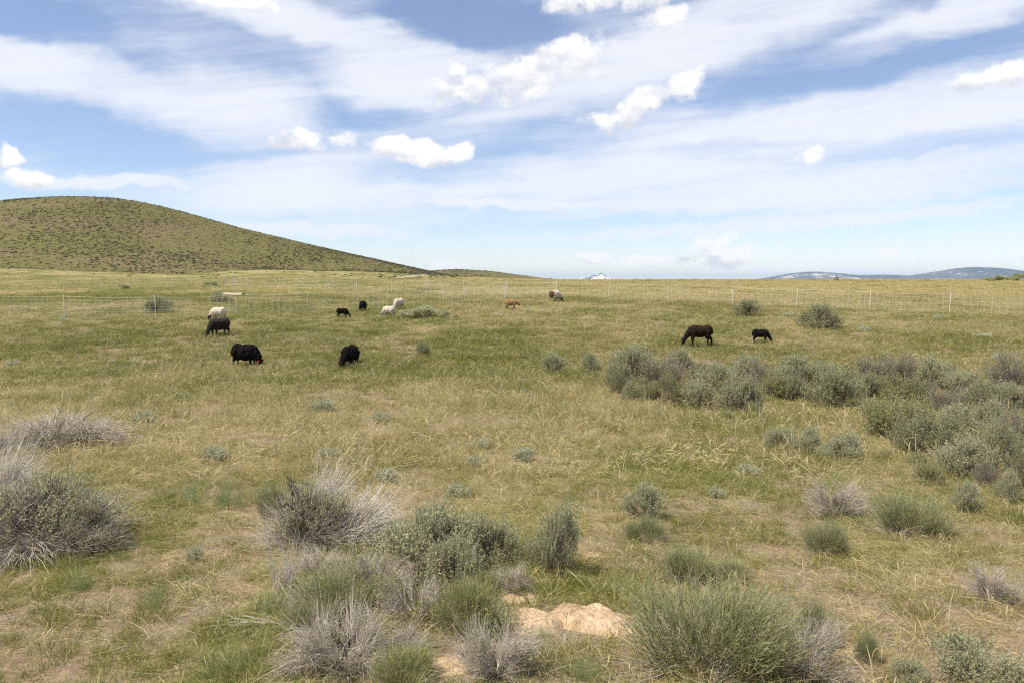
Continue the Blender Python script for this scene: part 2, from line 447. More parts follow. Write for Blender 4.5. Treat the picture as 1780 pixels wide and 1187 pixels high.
# ------------------------------------------------------------------ shrubs
def lobes_fn(n, spread=1.0, zlo=.15):
    """clump centres on a dome: unit directions and reach"""
    d = sph_dirs(n, zlo, 1.0); rr = rng.uniform(.72, 1.08, n)
    return d, rr
def sage_shrub(seed, n_lobe=16, per=34, upright=.9, leafk=.5, leaf=(.022, .034), lw=.0048, shoot=(.13, .25), nl=12, H=.75, twig=.3, deadbits=0):
    """unit shrub: radius .5, height ~H. returns foliage Buf, stems Buf"""
    global rng
    rng = np.random.default_rng(seed)
    fol = Buf(); st = Buf()
    ld, lr = lobes_fn(n_lobe)
    cen = ld*lr[:, None]*[.36, .36, H*.62]
    # limbs
    p = np.zeros((n_lobe, 6, 3)); t = np.linspace(0, 1, 6)[None, :, None]
    basep = rng.normal(size=(n_lobe, 3))*[.04, .04, 0]
    p = basep[:, None]*(1-t) + cen[:, None]*t + rng.normal(size=(n_lobe, 6, 3))*.012*(t > 0)
    p[:, 1:-1, 2] -= .03
    sweep(st, p, np.linspace(.013, .004, 6)[None]*rng.uniform(.7, 1.3, (n_lobe, 1)), 4, rng.uniform(0, 1, n_lobe))
    # shoots of every clump
    li = np.repeat(np.arange(n_lobe), per); n = len(li)
    off = sph_dirs(n, -.5, 1.)*(rng.uniform(0, 1, n)**.5)[:, None]*[.15, .15, .13]
    b0 = cen[li] + off
    b0[:, 2] = np.maximum(b0[:, 2], .01)
    rad = norm(ld[li] + off*5)
    d = norm(rad*(1.1-upright*.6) + [0, 0, upright] + rng.normal(size=(n, 3))*.22)
    L = rng.uniform(*shoot, n)
    paths = curve_paths(b0, d, L, rng.normal(size=(n, 3))*.12, 5)
    sweep(st, paths, np.linspace(.0028, .0012, 5)[None]*np.ones((n, 1)), 3, rng.uniform(.3, 1, n))
    # fine twigs from limb to shoots
    tw = rng.random(n) < twig
    a0 = cen[li[tw]]*rng.uniform(.3, .9, (tw.sum(), 1)); t5 = np.linspace(0, 1, 4)[None, :, None]
    tp = a0[:, None]*(1-t5) + b0[tw][:, None]*t5 + rng.normal(size=(tw.sum(), 4, 3))*.008
    sweep(st, tp, np.linspace(.004, .002, 4)[None]*np.ones((tw.sum(), 1)), 3, rng.uniform(0, 1, tw.sum()))
    # leaves
    ti = rng.uniform(.12, 1., (n, nl)); seg = ti*4; i0 = np.clip(seg.astype(int), 0, 3); fr = (seg-i0)[..., None]
    pp = paths[np.arange(n)[:, None], i0]*(1-fr) + paths[np.arange(n)[:, None], i0+1]*fr
    ax = norm(paths[:, -1]-paths[:, 0])
    ldv = norm(ax[:, None]*.85 + rng.normal(size=(n, nl, 3))*.55)
    pp = pp.reshape(-1, 3); ldv = ldv.reshape(-1, 3); m = len(pp)
    q = curve_paths(pp, ldv, rng.uniform(*leaf, m), rng.normal(size=(m, 3))*.2, 3)
    w = np.array([.45, 1., .35])[None]*lw*rng.uniform(.7, 1.3, (m, 1))
    sweep(fol, q, w, 2, np.full(m, leafk)*rng.uniform(0, 1.6, m))
    return fol, st

def broom(st, n_b, per, R0, H, lenr, up=.5, curl=.25, rad=.0016, spread=.32, droop=.0, seg=7, k=(0, 1), origin=(0, 0, 0), zlo=.05):
    """bundles of fine dead twigs sweeping outwards"""
    bd = sph_dirs(n_b, zlo, .9)
    org = np.array(origin)
    c = bd*rng.uniform(.35, .8, (n_b, 1))*[R0, R0, H] + org
    t = np.linspace(0, 1, 7)[None, :, None]
    lp = org[None, None]*(1-t) + c[:, None]*t + rng.normal(size=(n_b, 7, 3))*.012
    sweep(st, lp, np.linspace(.012, .004, 7)[None]*np.ones((n_b, 1)), 4, rng.uniform(*k, n_b))
    li = np.repeat(np.arange(n_b), per); n = len(li)
    b0 = org + (c[li]-org)*rng.uniform(.55, 1.05, (n, 1)) + rng.normal(size=(n, 3))*.02
    bend = norm(rng.normal(size=(n_b, 3)))[li]*curl + rng.normal(size=(n, 3))*.12
    d = norm(bd[li]*[1, 1, .8] + [0, 0, up] + rng.normal(size=(n, 3))*spread)
    p = curve_paths(b0, d, rng.uniform(*lenr, n), bend, seg, rng.uniform(0, 1, n)*droop, .012)
    p[..., 2] = np.maximum(p[..., 2], .005 + rng.uniform(0, .03, (n, 1)))
    sweep(st, p, np.linspace(1, .35, seg)[None]*rad*rng.uniform(.6, 1.5, (n, 1)), 3, rng.uniform(*k, n))

def rabbit_shrub(seed, n=1300, H=.75, L=(.20, .42), leaves=4, up=1., w=.0014):
    global rng
    rng = np.random.default_rng(seed)
    fol = Buf(); st = Buf()
    n_l = 18; ld = sph_dirs(n_l, .1, 1.); cen = ld*rng.uniform(.55, .95, (n_l, 1))*[.32, .32, H*.50]
    t = np.linspace(0, 1, 6)[None, :, None]
    p = cen[:, None]*t + rng.normal(size=(n_l, 6, 3))*.015*(t > 0)
    sweep(st, p, np.linspace(.012, .004, 6)[None]*np.ones((n_l, 1)), 4, rng.uniform(0, 1, n_l))
    broom(st, 26, 34, .52, H*.42, (.10, .28), .15, .45, .0019, .4, k=(0, .8))
    li = rng.integers(0, n_l, n)
    b0 = cen[li]*rng.uniform(.7, 1.1, (n, 1)) + rng.normal(size=(n, 3))*[.06, .06, .035]
    b0[:, 2] = np.maximum(b0[:, 2], .01)
    d = norm(norm(b0)*[1., 1., .5]*.75 + [0, 0, up] + rng.normal(size=(n, 3))*.17)
    q = curve_paths(b0, d, rng.uniform(*L, n), rng.normal(size=(n, 3))*.10, 6)
    sweep(fol, q, np.array([1, 1, 1, .95, .8, .4])[None]*w*rng.uniform(.8, 1.3, (n, 1)), 3, rng.uniform(0, 1.2, n))
    ti = rng.uniform(.25, 1, (n, leaves)); seg = ti*5; i0 = np.clip(seg.astype(int), 0, 4); fr = (seg-i0)[..., None]
    pp = (q[np.arange(n)[:, None], i0]*(1-fr)+q[np.arange(n)[:, None], i0+1]*fr).reshape(-1, 3)
    ax = np.repeat(norm(q[:, -1]-q[:, 0]), leaves, 0); m = len(pp)
    dv = norm(ax + rng.normal(size=(m, 3))*.35)
    r_ = curve_paths(pp, dv, rng.uniform(.035, .07, m), rng.normal(size=(m, 3))*.12, 3)
    sweep(fol, r_, np.array([.8, 1, .25])[None]*w*1.25*np.ones((m, 1)), 2, rng.uniform(0, 1.2, m))
    return fol, st

def bunch(seed, n=420, H=.5, R0=.36, w=.0016):
    global rng
    rng = np.random.default_rng(seed)
    b = Buf()
    nc = 14; cc = rng.normal(size=(nc, 3))*[R0*.5, R0*.5, 0]
    li = rng.integers(0, nc, n); base = cc[li] + rng.normal(size=(n, 3))*[.05, .05, 0]; base[:, 2] = -.01
    d = norm(rng.normal(size=(n, 3))*[.32, .32, 0] + base*[.7, .7, 0] + [0, 0, 1])
    p = curve_paths(base, d, rng.uniform(.4, 1, n)*H, rng.normal(size=(n, 3))*[.22, .22, .03], 6, rng.uniform(0, .25, n))
    sweep(b, p, np.linspace(1, .3, 6)[None]*w*rng.uniform(.7, 1.4, (n, 1)), 2, rng.uniform(0, 1, n))
    return b

TYPES = {}
def reg(t, name, protos, w=1., h=.75):
    sz = []
    for pr in protos:
        c = []
        for nm, me in pr:
            a = np.empty(len(me.vertices)*3, np.float32); me.vertices.foreach_get('co', a); c.append(a.reshape(-1, 3))
        c = np.concatenate(c); sz.append((2*np.percentile(np.hypot(c[:, 0], c[:, 1]), 97)*.96, np.percentile(c[:, 2], 99)))
    TYPES[t] = dict(name=name, p=protos, sz=sz)
def mk(pair, mats, names=('foliage', 'stems')):
    return [(nm, b.mesh(nm, M[mt])) for nm, b, mt in zip(names, pair, mats)]
# near sagebrush: fine
reg('S', 'sagebrush', [mk(sage_shrub(100+i, 18, 36, .95, nl=13), ('sage', 'wood')) for i in range(4)], 1.05, .82)
reg('D', 'sagebrush', [mk(sage_shrub(120+i, 16, 40, .8, nl=12), ('sage_dark', 'wood')) for i in range(3)], 1.05, .80)
reg('Y', 'sagebrush', [mk(sage_shrub(140+i, 15, 36, .9, nl=12), ('sage_yellow', 'wood')) for i in range(3)], 1.05, .80)
def purple(seed):
    f, s = sage_shrub(seed, 16, 30, .7, nl=3, lw=.004)
    broom(s, 20, 34, .45, .55, (.12, .25), .7, .15, .0022)
    return f, s
reg('P', 'leafless_sagebrush', [mk(purple(160+i), ('sage', 'purple'), ('foliage', 'twigs')) for i in range(3)], 1.05, .80)
reg('R', 'rabbitbrush', [mk(rabbit_shrub(200+i), ('rabbit', 'dead'), ('green_shoots', 'twigs')) for i in range(3)], 1.15, .80)
reg('L', 'rabbitbrush', [mk(rabbit_shrub(220+i, 1300, .8, (.2, .36), 6, 1.1, .0015), ('sage_yellow', 'dead'), ('green_shoots', 'twigs')) for i in range(2)], 1.1, .80)
def silver(seed, up=1.1):
    return sage_shrub(seed, 12, 20, up, leaf=(.035, .06), lw=.010, shoot=(.18, .34), nl=9, H=.45, twig=.1)
reg('V', 'silver_sage', [mk(silver(240+i), ('silver', 'wood')) for i in range(4)], 1.0, .66)
reg('B', 'bunchgrass', [[('blades', bunch(260+i).mesh('blades', M['bunch']))] for i in range(3)], 1.0, .50)
def halfdead(seed):
    f, s = sage_shrub(seed, 28, 34, .45, nl=9, leaf=(.014, .028), lw=.0030, shoot=(.08, .18), H=.85, twig=.9)
    w = Buf(); broom(w, 34, 60, .58, .36, (.16, .40), .05, .5, .0018, .42, .4)
    return f, s, w
reg('H', 'half_dead_sagebrush', [mk(halfdead(300+i), ('sage', 'wood', 'dead'), ('foliage', 'stems', 'dead_twigs')) for i in range(3)], 1.25, .80)
def deadmat(seed):
    global rng
    rng = np.random.default_rng(seed)
    w = Buf(); b = Buf()
    broom(w, 46, 70, .62, .42, (.14, .36), .02, .55, .0019, .42, .5)
    broom(b, 7, 5, .35, .3, (.2, .45), .2, .5, .006, .3)
    return w, b
reg('X', 'dead_sagebrush', [mk(deadmat(320+i), ('dead', 'bark'), ('dead_twigs', 'stems')) for i in range(3)], 1.35, .62)
def twigball(seed):
    global rng
    rng = np.random.default_rng(seed)
    w = Buf(); g = Buf()
    broom(w, 34, 56, .5, .62, (.12, .32), .5, .35, .0019, .42)
    g2, s2 = sage_shrub(seed+1, 8, 16, 1., nl=7, lw=.0035, H=.9)
    return g2, w
reg('T', 'twiggy_rabbitbrush', [mk(twigball(340+i), ('rabbit', 'dead'), ('foliage', 'dead_twigs')) for i in range(3)], 1.15, .80)
def flowery(seed):
    global rng
    rng = np.random.default_rng(seed)
    w = Buf(); g = Buf()
    broom(w, 22, 40, .48, .62, (.14, .28), .9, .15, .0024, .34)
    n = 420; d = sph_dirs(n, .15, 1.); p0 = d*rng.uniform(.85, 1.1, (n, 1))*[.46, .46, .72]
    q = curve_paths(p0, norm(d+rng.normal(size=(n, 3))*.6), rng.uniform(.015, .03, n), rng.normal(size=(n, 3))*.3, 3)
    sweep(g, q, np.array([.4, 1, .5])[None]*.006*np.ones((n, 1)), 2, rng.uniform(0, 1, n))
    return g, w
M['seed'] = leaf_mat('dry_seed_heads', (.33, .24, .14), (.44, .34, .21), (.5, .42, .28), .2)
reg('F', 'seedy_rabbitbrush', [mk(flowery(360+i), ('seed', 'dead'), ('seed_heads', 'dead_twigs')) for i in range(2)], 1.1, .82)  # first part is the loose dry seed heads, not leaves
def fan(seed):
    # bleached twigs all swept one way (+X) and upwards
    global rng
    rng = np.random.default_rng(seed)
    w = Buf()
    for (ax, ez, L0) in ((0., .45, .75), (.25, .75, .85), (-.3, .28, .6), (.05, 1.2, .75), (-.15, .6, .8)):
        n = 190; bd = norm(np.array([1., ax, ez]))
        s0 = rng.uniform(0, 1, n)**.7
        b0 = bd*(s0*.42*L0)[:, None] + rng.normal(size=(n, 3))*.02*(1+s0*2)[:, None]; b0[:, 2] = np.maximum(b0[:, 2], .01)
        d = norm(bd + rng.normal(size=(n, 3))*.30)
        p = curve_paths(b0, d, rng.uniform(.3, .62, n)*L0, rng.normal(size=(n, 3))*.16 + [0, 0, .12], 7, 0., .012)
        sweep(w, p, np.linspace(1, .35, 7)[None]*.0021*rng.uniform(.6, 1.6, (n, 1)), 3, rng.uniform(.2, 1, n))
        lp = bd*np.linspace(0, .5*L0, 6)[None, :, None] + rng.normal(size=(1, 6, 3))*.01
        sweep(w, lp, np.linspace(.011, .004, 6)[None], 5, np.array([.2]))
    v = np.concatenate(w.v); c = v.mean(0)
    w.v = [a - np.array([.38, 0, 0], np.float32) for a in w.v]
    return w
reg('Q', 'dead_sagebrush', [[('dead_twigs', fan(370+i).mesh('dead_twigs', M['deadpale']))] for i in range(2)], 1., .8)
def trunk(seed):
    global rng
    rng = np.random.default_rng(seed)
    w = Buf()
    def grow(p, d, L, r, k):
        m = 7; pts = [np.array(p, float)]; dd = np.array(d, float)
        for i in range(m-1):
            dd = norm(dd + rng.normal(size=3)*.28); pts.append(pts[-1] + dd*L/(m-1))
        sweep(w, np.array(pts)[None], np.linspace(r, r*.6, m)[None], 6, np.array([rng.uniform(0, 1)]))
        if k > 0:
            for q in range(3): grow(pts[rng.integers(3, m)], norm(dd + rng.normal(size=3)*.65), L*.62, r*.6, k-1)
    for q in range(3): grow((rng.normal()*.04, rng.normal()*.04, -.02), norm(np.array([rng.normal()*.3, rng.normal()*.3, 1.])), .5, .022, 4)
    return w
reg('k', 'dead_bush', [[('branches', trunk(384).mesh('branches', M['bark']))]], .7, .95)
def sticks(seed):
    global rng
    rng = np.random.default_rng(seed)
    w = Buf()
    for cx in (-.12, .1, .02):
        n = 26; b0 = np.array([cx, rng.uniform(-.05, .05), 0]) + rng.normal(size=(n, 3))*[.025, .025, 0]
        d = norm(rng.normal(size=(n, 3))*[.20, .14, 0] + [cx*1.2, 0, 1])
        p = curve_paths(b0, d, rng.uniform(.35, .95, n), rng.normal(size=(n, 3))*.12, 8, 0., .018)
        sweep(w, p, np.linspace(1, .4, 8)[None]*.0065*rng.uniform(.6, 1.4, (n, 1)), 4, rng.uniform(0, 1, n))
    return (w,)
reg('K', 'dead_stick_cluster', [[('sticks', sticks(380+i)[0].mesh('sticks', M['deadpale']))] for i in range(2)], .7, .95)
def fallen(seed):
    global rng
    rng = np.random.default_rng(seed)
    w = Buf(); n = 46
    t = np.linspace(0, 1, 10)
    sp = np.stack([-.5+t*1.0, .05*np.sin(t*4), .03+.08*np.sin(t*3.)], 1)
    sweep(w, sp[None]*np.array([1, 1, 1.]), np.linspace(.004, .012, 10)[None], 5, np.array([.8]))
    ii = rng.integers(2, 10, n); b0 = sp[ii]
    d = norm(np.stack([-rng.uniform(.5, 1, n), rng.normal(size=n)*.35, rng.uniform(-.05, .35, n)], 1))
    p = curve_paths(b0, d, rng.uniform(.15, .5, n), rng.normal(size=(n, 3))*[.2, .2, .1], 8, rng.uniform(0, .3, n), .012)
    p[..., 2] = np.maximum(p[..., 2], .006)
    sweep(w, p, np.linspace(1, .4, 8)[None]*.0042*rng.uniform(.6, 1.4, (n, 1)), 4, rng.uniform(0, 1, n))
    return w
reg('Z', 'fallen_branch', [[('twigs', fallen(390+i).mesh('twigs', M['deadpale']))] for i in range(2)], 1.1, .3)
# far, tiny bushes: coarse
def coarse(seed):
    f, s = sage_shrub(seed, 12, 16, .8, leaf=(.05, .09), lw=.014, nl=7, shoot=(.14, .24))
    return f, s
reg('c', 'sagebrush', [mk(coarse(400+i), ('sage_dark', 'wood')) for i in range(3)], 1.05, .80)
reg('s', 'sagebrush', [mk(coarse(410+i), ('sage', 'wood')) for i in range(3)], 1.05, .80)
rng = np.random.default_rng(99)

CATS = {'B': 'grass clump', 'K': 'dead sticks', 'Z': 'branch'}
GRP = {'V': 'small silvery sage tufts in the grass'}
_used = {}
SHRUBXY = []
def shrub(t, px, py, w, h, label, group=None, turn=None, cat=None):
    T = TYPES[t]
    p = P(px, py)
    d = (p - Vector((0, 0, CAMZ))).length
    Wm = w*d/F
    # move back so that the front edge of the shrub stands on the row
    r = Wm*.5
    k = 1 + .55*r/d
    x, y = p.x*k, p.y*k
    d2 = d*k; Wm = w*d2/F; Hm = max(h*d2/F*1.03 - .25*Wm*(CAMZ-p.z)/d, .3*h*d2/F)*(.80 if t in 'HX' else 1.) + (.05 if 9 < d < 24 and 12 < h < 43 else 0.)
    x = (px-890)/F*(y*math.cos(PITCH)+.2)
    z = float(G(x, y))
    vi = _used.get(t, 0) % len(T['p']); parts = T['p'][vi]; _used[t] = _used.get(t, 0)+1
    sx = Wm/T['sz'][vi][0]; sz = Hm/T['sz'][vi][1]
    rz = turn if turn is not None else random.uniform(0, 6.28)
    dm = None
    if len(parts) == 1 or h < 14:
        if len(parts) > 1: parts = parts[:1]
        o = link(T['name'], parts[0][1])
    else:
        o = link(T['name'], None); o.empty_display_size = .1
        for nm, me in parts: link(nm, me, o)
    o.location = (x, y, z-.015)
    o.rotation_euler = (0, 0, rz)
    o.scale = (sx, sx, sz)
    tag(o, label, cat or CATS.get(t, 'shrub'), group)
    SHRUBXY.append((x, y, Wm*.5))
    return o

# foreground
FG = 'shrubs in the foreground'
shrub('H', 70, 968, 240, 140, 'large half-dead sagebrush with green crown and grey twigs cut off by the left edge', FG, .4)
shrub('X', 5, 965, 130, 115, 'tangle of bleached dead twigs in front of the half-dead bush at the left edge', FG, 2.)
shrub('H', 150, 965, 110, 100, 'low grey-twigged right-hand skirt of the half-dead bush at the left edge', FG, 1.)
shrub('X', 105, 783, 195, 66, 'sprawling dead grey sagebrush mat lying in the grass near the left edge', FG, 1.)
shrub('X', 20, 788, 90, 38, 'flattened grey twigs left of the sprawling dead sagebrush mat', FG, 2.5)
shrub('H', 545, 960, 170, 135, 'half-dead sagebrush with dark bare trunk and pale twigs, left of centre foreground', FG, 2.)
shrub('Q', 650, 952, 130, 100, 'pale bleached broom of dead twigs leaning right beside the dark-trunked bush', FG, .05)
shrub('Q', 580, 925, 90, 116, 'upper pale broom of dead twigs rising behind the dark-trunked bush', FG, .5)
shrub('Q', 35, 900, 90, 110, 'pale twisted dead twigs sweeping up at the left edge', FG, .6)
shrub('k', 518, 950, 80, 118, 'dark bare forked dead trunk left of the pale brooms', FG, 1.)
shrub('T', 610, 945, 120, 84, 'airy green brush between the dark forked trunk and the pale broom', FG)
shrub('T', 555, 1010, 110, 50, 'grey-green twigs between the stick bundles', FG)
shrub('R', 480, 905, 70, 60, 'thin green brush left of the dark forked trunk', FG)
shrub('K', 497, 1040, 52, 110, 'bundle of white dead sticks standing upright left of the twiggy bushes', FG, .1)
shrub('X', 560, 1060, 130, 60, 'dark grey tangle of low twigs left of the upper seedy bush', FG, 1.4)
shrub('T', 690, 1025, 90, 60, 'grey-green twiggy brush at the foot of the tall soft sagebrush', FG)
shrub('k', 780, 1075, 70, 60, 'dark forked dead stems between the seedy bush and the yellow-green one', FG, 2.)
shrub('R', 545, 1105, 90, 60, 'green shoots above the drooping dead twigs', FG)
shrub('X', 90, 975, 130, 60, 'low grey twigs spilling out under the half-dead bush at left', FG, .8)
shrub('K', 628, 1040, 60, 100, 'bundle of thin white sticks between the dead broom and the seedy bushes', FG, .5)
shrub('F', 658, 1048, 115, 98, 'rabbitbrush with pale dry seed heads, the upper of two', FG, .5)
shrub('S', 752, 1008, 165, 128, 'tall soft grey-green sagebrush in the middle of the foreground', FG)
shrub('S', 792, 1035, 100, 100, 'grey-green sagebrush in front of the tall soft one', FG)
shrub('S', 852, 992, 105, 92, 'fresh green sagebrush between the tall soft one and the narrow dense one', FG)
shrub('S', 966, 1004, 86, 122, 'narrow dense upright sagebrush behind the pale dirt mounds', FG)
shrub('T', 890, 1035, 80, 60, 'grey twiggy bush just left of the pale dirt mounds', FG)
shrub('R', 600, 1075, 170, 80, 'green-topped brush above drooping grey twigs at lower left centre', FG)
shrub('X', 590, 1172, 200, 120, 'drooping mass of grey dead twigs at the bottom left of centre', FG, .9)
shrub('F', 728, 1085, 135, 105, 'rabbitbrush with rusty dry seed heads, the lower of two', FG, 1.2)
shrub('X', 700, 1150, 110, 70, 'dark grey twigs under the rusty seed-headed bush', FG, 1.9)
shrub('L', 828, 1108, 135, 104, 'yellow-green rabbitbrush left of the pale dirt mounds', FG)
shrub('T', 862, 1190, 150, 110, 'ball of bare grey twigs at the bottom below the pale dirt mounds', FG)
shrub('L', 705, 1200, 110, 70, 'light green low brush cut off by the bottom edge below the seedy bushes', FG)
shrub('R', 1225, 1178, 275, 156, 'biggest rabbitbrush, a broad green dome at bottom right of centre', FG)
shrub('T', 1395, 1190, 150, 110, 'rabbitbrush with grey lower twigs right of the biggest green dome', FG)
shrub('R', 1410, 1130, 70, 80, 'slim green rabbitbrush shoots rising behind the grey twigs', FG)
shrub('R', 1195, 1015, 90, 58, 'dark green rabbitbrush peeking up behind the biggest dome', FG)
shrub('R', 1275, 1012, 60, 34, 'low green rabbitbrush right behind the biggest dome', FG)
shrub('S', 1120, 905, 72, 64, 'sagebrush standing above the low green bush right of centre', FG)
shrub('R', 1122, 945, 76, 48, 'low green bush directly below a sagebrush right of centre', FG)
shrub('T', 1450, 903, 108, 72, 'airy sagebrush with bare forked stems below the right-hand thicket', FG)
shrub('R', 1582, 935, 118, 66, 'round soft green rabbitbrush near the right, below the thicket', FG)
shrub('S', 1677, 895, 46, 50, 'small dense upright sagebrush right of the round soft rabbitbrush', FG)
shrub('S', 1752, 873, 42, 40, 'small sagebrush at the foot of the thicket near the right edge', FG)
shrub('R', 1430, 965, 72, 58, 'tufty green rabbitbrush below the airy sagebrush', FG)
shrub('S', 1690, 1190, 125, 66, 'silvery sagebrush cut off by the bottom edge near the right corner', FG)
shrub('R', 1503, 1155, 36, 54, 'small upright green sprig on bare soil at lower right', FG)
shrub('T', 1725, 1055, 85, 62, 'grey-green straggly bush near the right edge in the foreground', FG)
shrub('S', 1575, 1195, 60, 42, 'small pale sagebrush cut off by the bottom edge at lower right', FG)
BG = 'blue-green grass clumps in the foreground'
shrub('B', 335, 880, 70, 48, 'blue-green grass clump, left one of the pair right of the half-dead bush', BG)
shrub('B', 400, 885, 80, 54, 'blue-green grass clump, right one of the pair right of the half-dead bush', BG)
shrub('B', 150, 1030, 62, 50, 'green grass clump below the half-dead bush at left', BG)
shrub('B', 275, 1062, 74, 54, 'green grass clump above bare soil at lower left', BG)
shrub('B', 400, 1193, 110, 66, 'dense green grass clump cut off by the bottom edge at left', BG)
shrub('B', 462, 1075, 80, 62, 'bright green grass clump left of the drooping grey twigs', BG)
shrub('B', 1020, 1195, 90, 58, 'bright green grass clump cut off by the bottom edge below the dirt mounds', BG)
shrub('B', 1340, 1060, 60, 34, 'low green grass clump right of the biggest rabbitbrush top', BG)
shrub('B', 940, 1120, 60, 34, 'small green grass clump in front of the left dirt mound', BG)
shrub('Z', 445, 1100, 120, 32, 'bleached fallen branch lying on the soil left of the drooping grey twigs', None, .1)
# silver tufts
SG = GRP['V']
for (px, py, w, h, lb) in [
    (340, 978, 28, 28, 'small silvery sage tuft on the bare soil right of the half-dead left bush'),
    (370, 806, 46, 22, 'bright silvery sage tuft between the dead mat and the pale broom'),
    (247, 739, 42, 20, 'silvery sage tuft just right of the sprawling dead mat'),
    (562, 722, 40, 24, 'bright silvery sage tuft alone in the middle field left of centre'),
    (661, 736, 36, 16, 'low silvery sage tuft right of the bright lone one left of centre'),
    (831, 782, 42, 15, 'low silvery sage tuft in the centre, the upper of two close together'),
    (826, 812, 34, 15, 'low silvery sage tuft in the centre, the lower of two close together'),
    (670, 838, 52, 18, 'flat grey-green sage tuft above the tall soft sagebrush'),
    (797, 868, 46, 22, 'grey-green sage tuft behind the tall soft sagebrush'),
    (576, 800, 36, 18, 'silvery sage tuft above the pale dead broom'),
    (606, 778, 38, 12, 'flat silvery sage tuft above another one over the dead broom'),
    (313, 693, 30, 10, 'tiny flat silvery sage tuft below the big black grazing sheep'),
    (911, 803, 42, 22, 'silvery sage tuft right of the two low ones in the centre'),
    (1300, 832, 44, 17, 'grey sage tuft below the row of three small round sagebrushes'),
    (1248, 866, 32, 14, 'small silvery sage tuft right of the upright sagebrush right of centre'),
    (1036, 752, 26, 9, 'tiny silvery sage tuft in the grass below the thicket left end'),
    (1145, 722, 26, 12, 'pale blue-grey tuft at the front foot of the thicket left end'),
    (22, 638, 22, 12, 'pale silvery sage tuft at the left edge of the middle field'),
    (478, 690, 24, 8, 'tiny pale sage tuft right below the big black grazing sheep'),
    (1495, 700, 20, 8, 'tiny silver tuft in the gap of the thicket'),
    (1500, 579, 20, 12, 'silvery sage tuft right of the two round sagebrushes in the right field'),
    (1370, 553, 18, 10, 'small silvery tuft between the two round sagebrushes in the right field'),
    (1735, 628, 22, 13, 'small grey-green tuft above the thicket near the right edge'),
    (1708, 590, 26, 9, 'flat silvery tuft in the right field between fence and thicket'),
    (1627, 558, 12, 10, 'tiny silvery tuft just below the right part of the fence'),
    (1743, 574, 14, 8, 'tiny silvery tuft below the fence near the right edge'),
    (1035, 646, 12, 6, 'pale clod-like tuft beside the two round bushes left of the thicket'),
    (865, 553, 16, 8, 'tiny green-grey tuft left below the brown lamb'),
    (918, 544, 14, 7, 'tiny green-grey tuft right below the brown lamb'),
    (790, 534, 18, 7, 'tiny grey tuft left of the brown lamb'),
    (113, 562, 14, 10, 'small grey-green tuft at the foot of the left near fence post'),
]:
    shrub('V', px, py, w, h, lb, SG)
# middle field bushes
MG = 'sagebrushes standing alone in the pasture'
for (t, px, py, w, h, lb) in [
    ('D', 735, 618, 26, 23, 'small dark round sagebrush alone in the centre of the pasture'),
    ('S', 963, 651, 42, 36, 'round sagebrush left of the thicket, the left one of two'),
    ('S', 1026, 651, 42, 38, 'round sagebrush left of the thicket, the right one of two'),
    ('D', 1303, 551, 54, 27, 'round sagebrush directly above the black lamb in the right field'),
    ('D', 1423, 575, 70, 42, 'large round sagebrush right of the black lamb'),
    ('D', 278, 545, 46, 25, 'dark sagebrush behind the left near fence'),
    ('S', 382, 528, 30, 20, 'grey sagebrush behind the fence above the white sheep'),
    ('S', 398, 526, 16, 11, 'small green tuft right of the grey sagebrush above the white sheep'),
    ('c', 208, 504, 30, 9, 'low dark green bush in the far left field between the fences'),
    ('c', 366, 501, 28, 10, 'low dark green bush at the far left fence'),
    ('s', 712, 555, 40, 15, 'blue-green brush right of the white sheep, left end of a low strip'),
    ('s', 740, 555, 50, 21, 'blue-green brush in the middle of a low strip right of the white sheep'),
    ('s', 774, 554, 24, 14, 'blue-green brush at the right end of a low strip right of the white sheep'),
    ('c', 795, 555, 14, 8, 'tiny dark green bush just right of the low blue-green strip'),
    ('c', 1736, 490, 42, 9, 'dark green bush on the skyline near the right edge'),
    ('c', 1775, 490, 34, 12, 'dark green bush on the skyline cut by the right edge'),
    ('c', 1453, 489, 8, 7, 'tiny bush on the skyline below the blue mountains'),
    ('c', 1757, 490, 20, 8, 'small dark bush between two larger ones on the skyline at right'),
]:
    shrub(t, px, py, w, h, lb, MG)
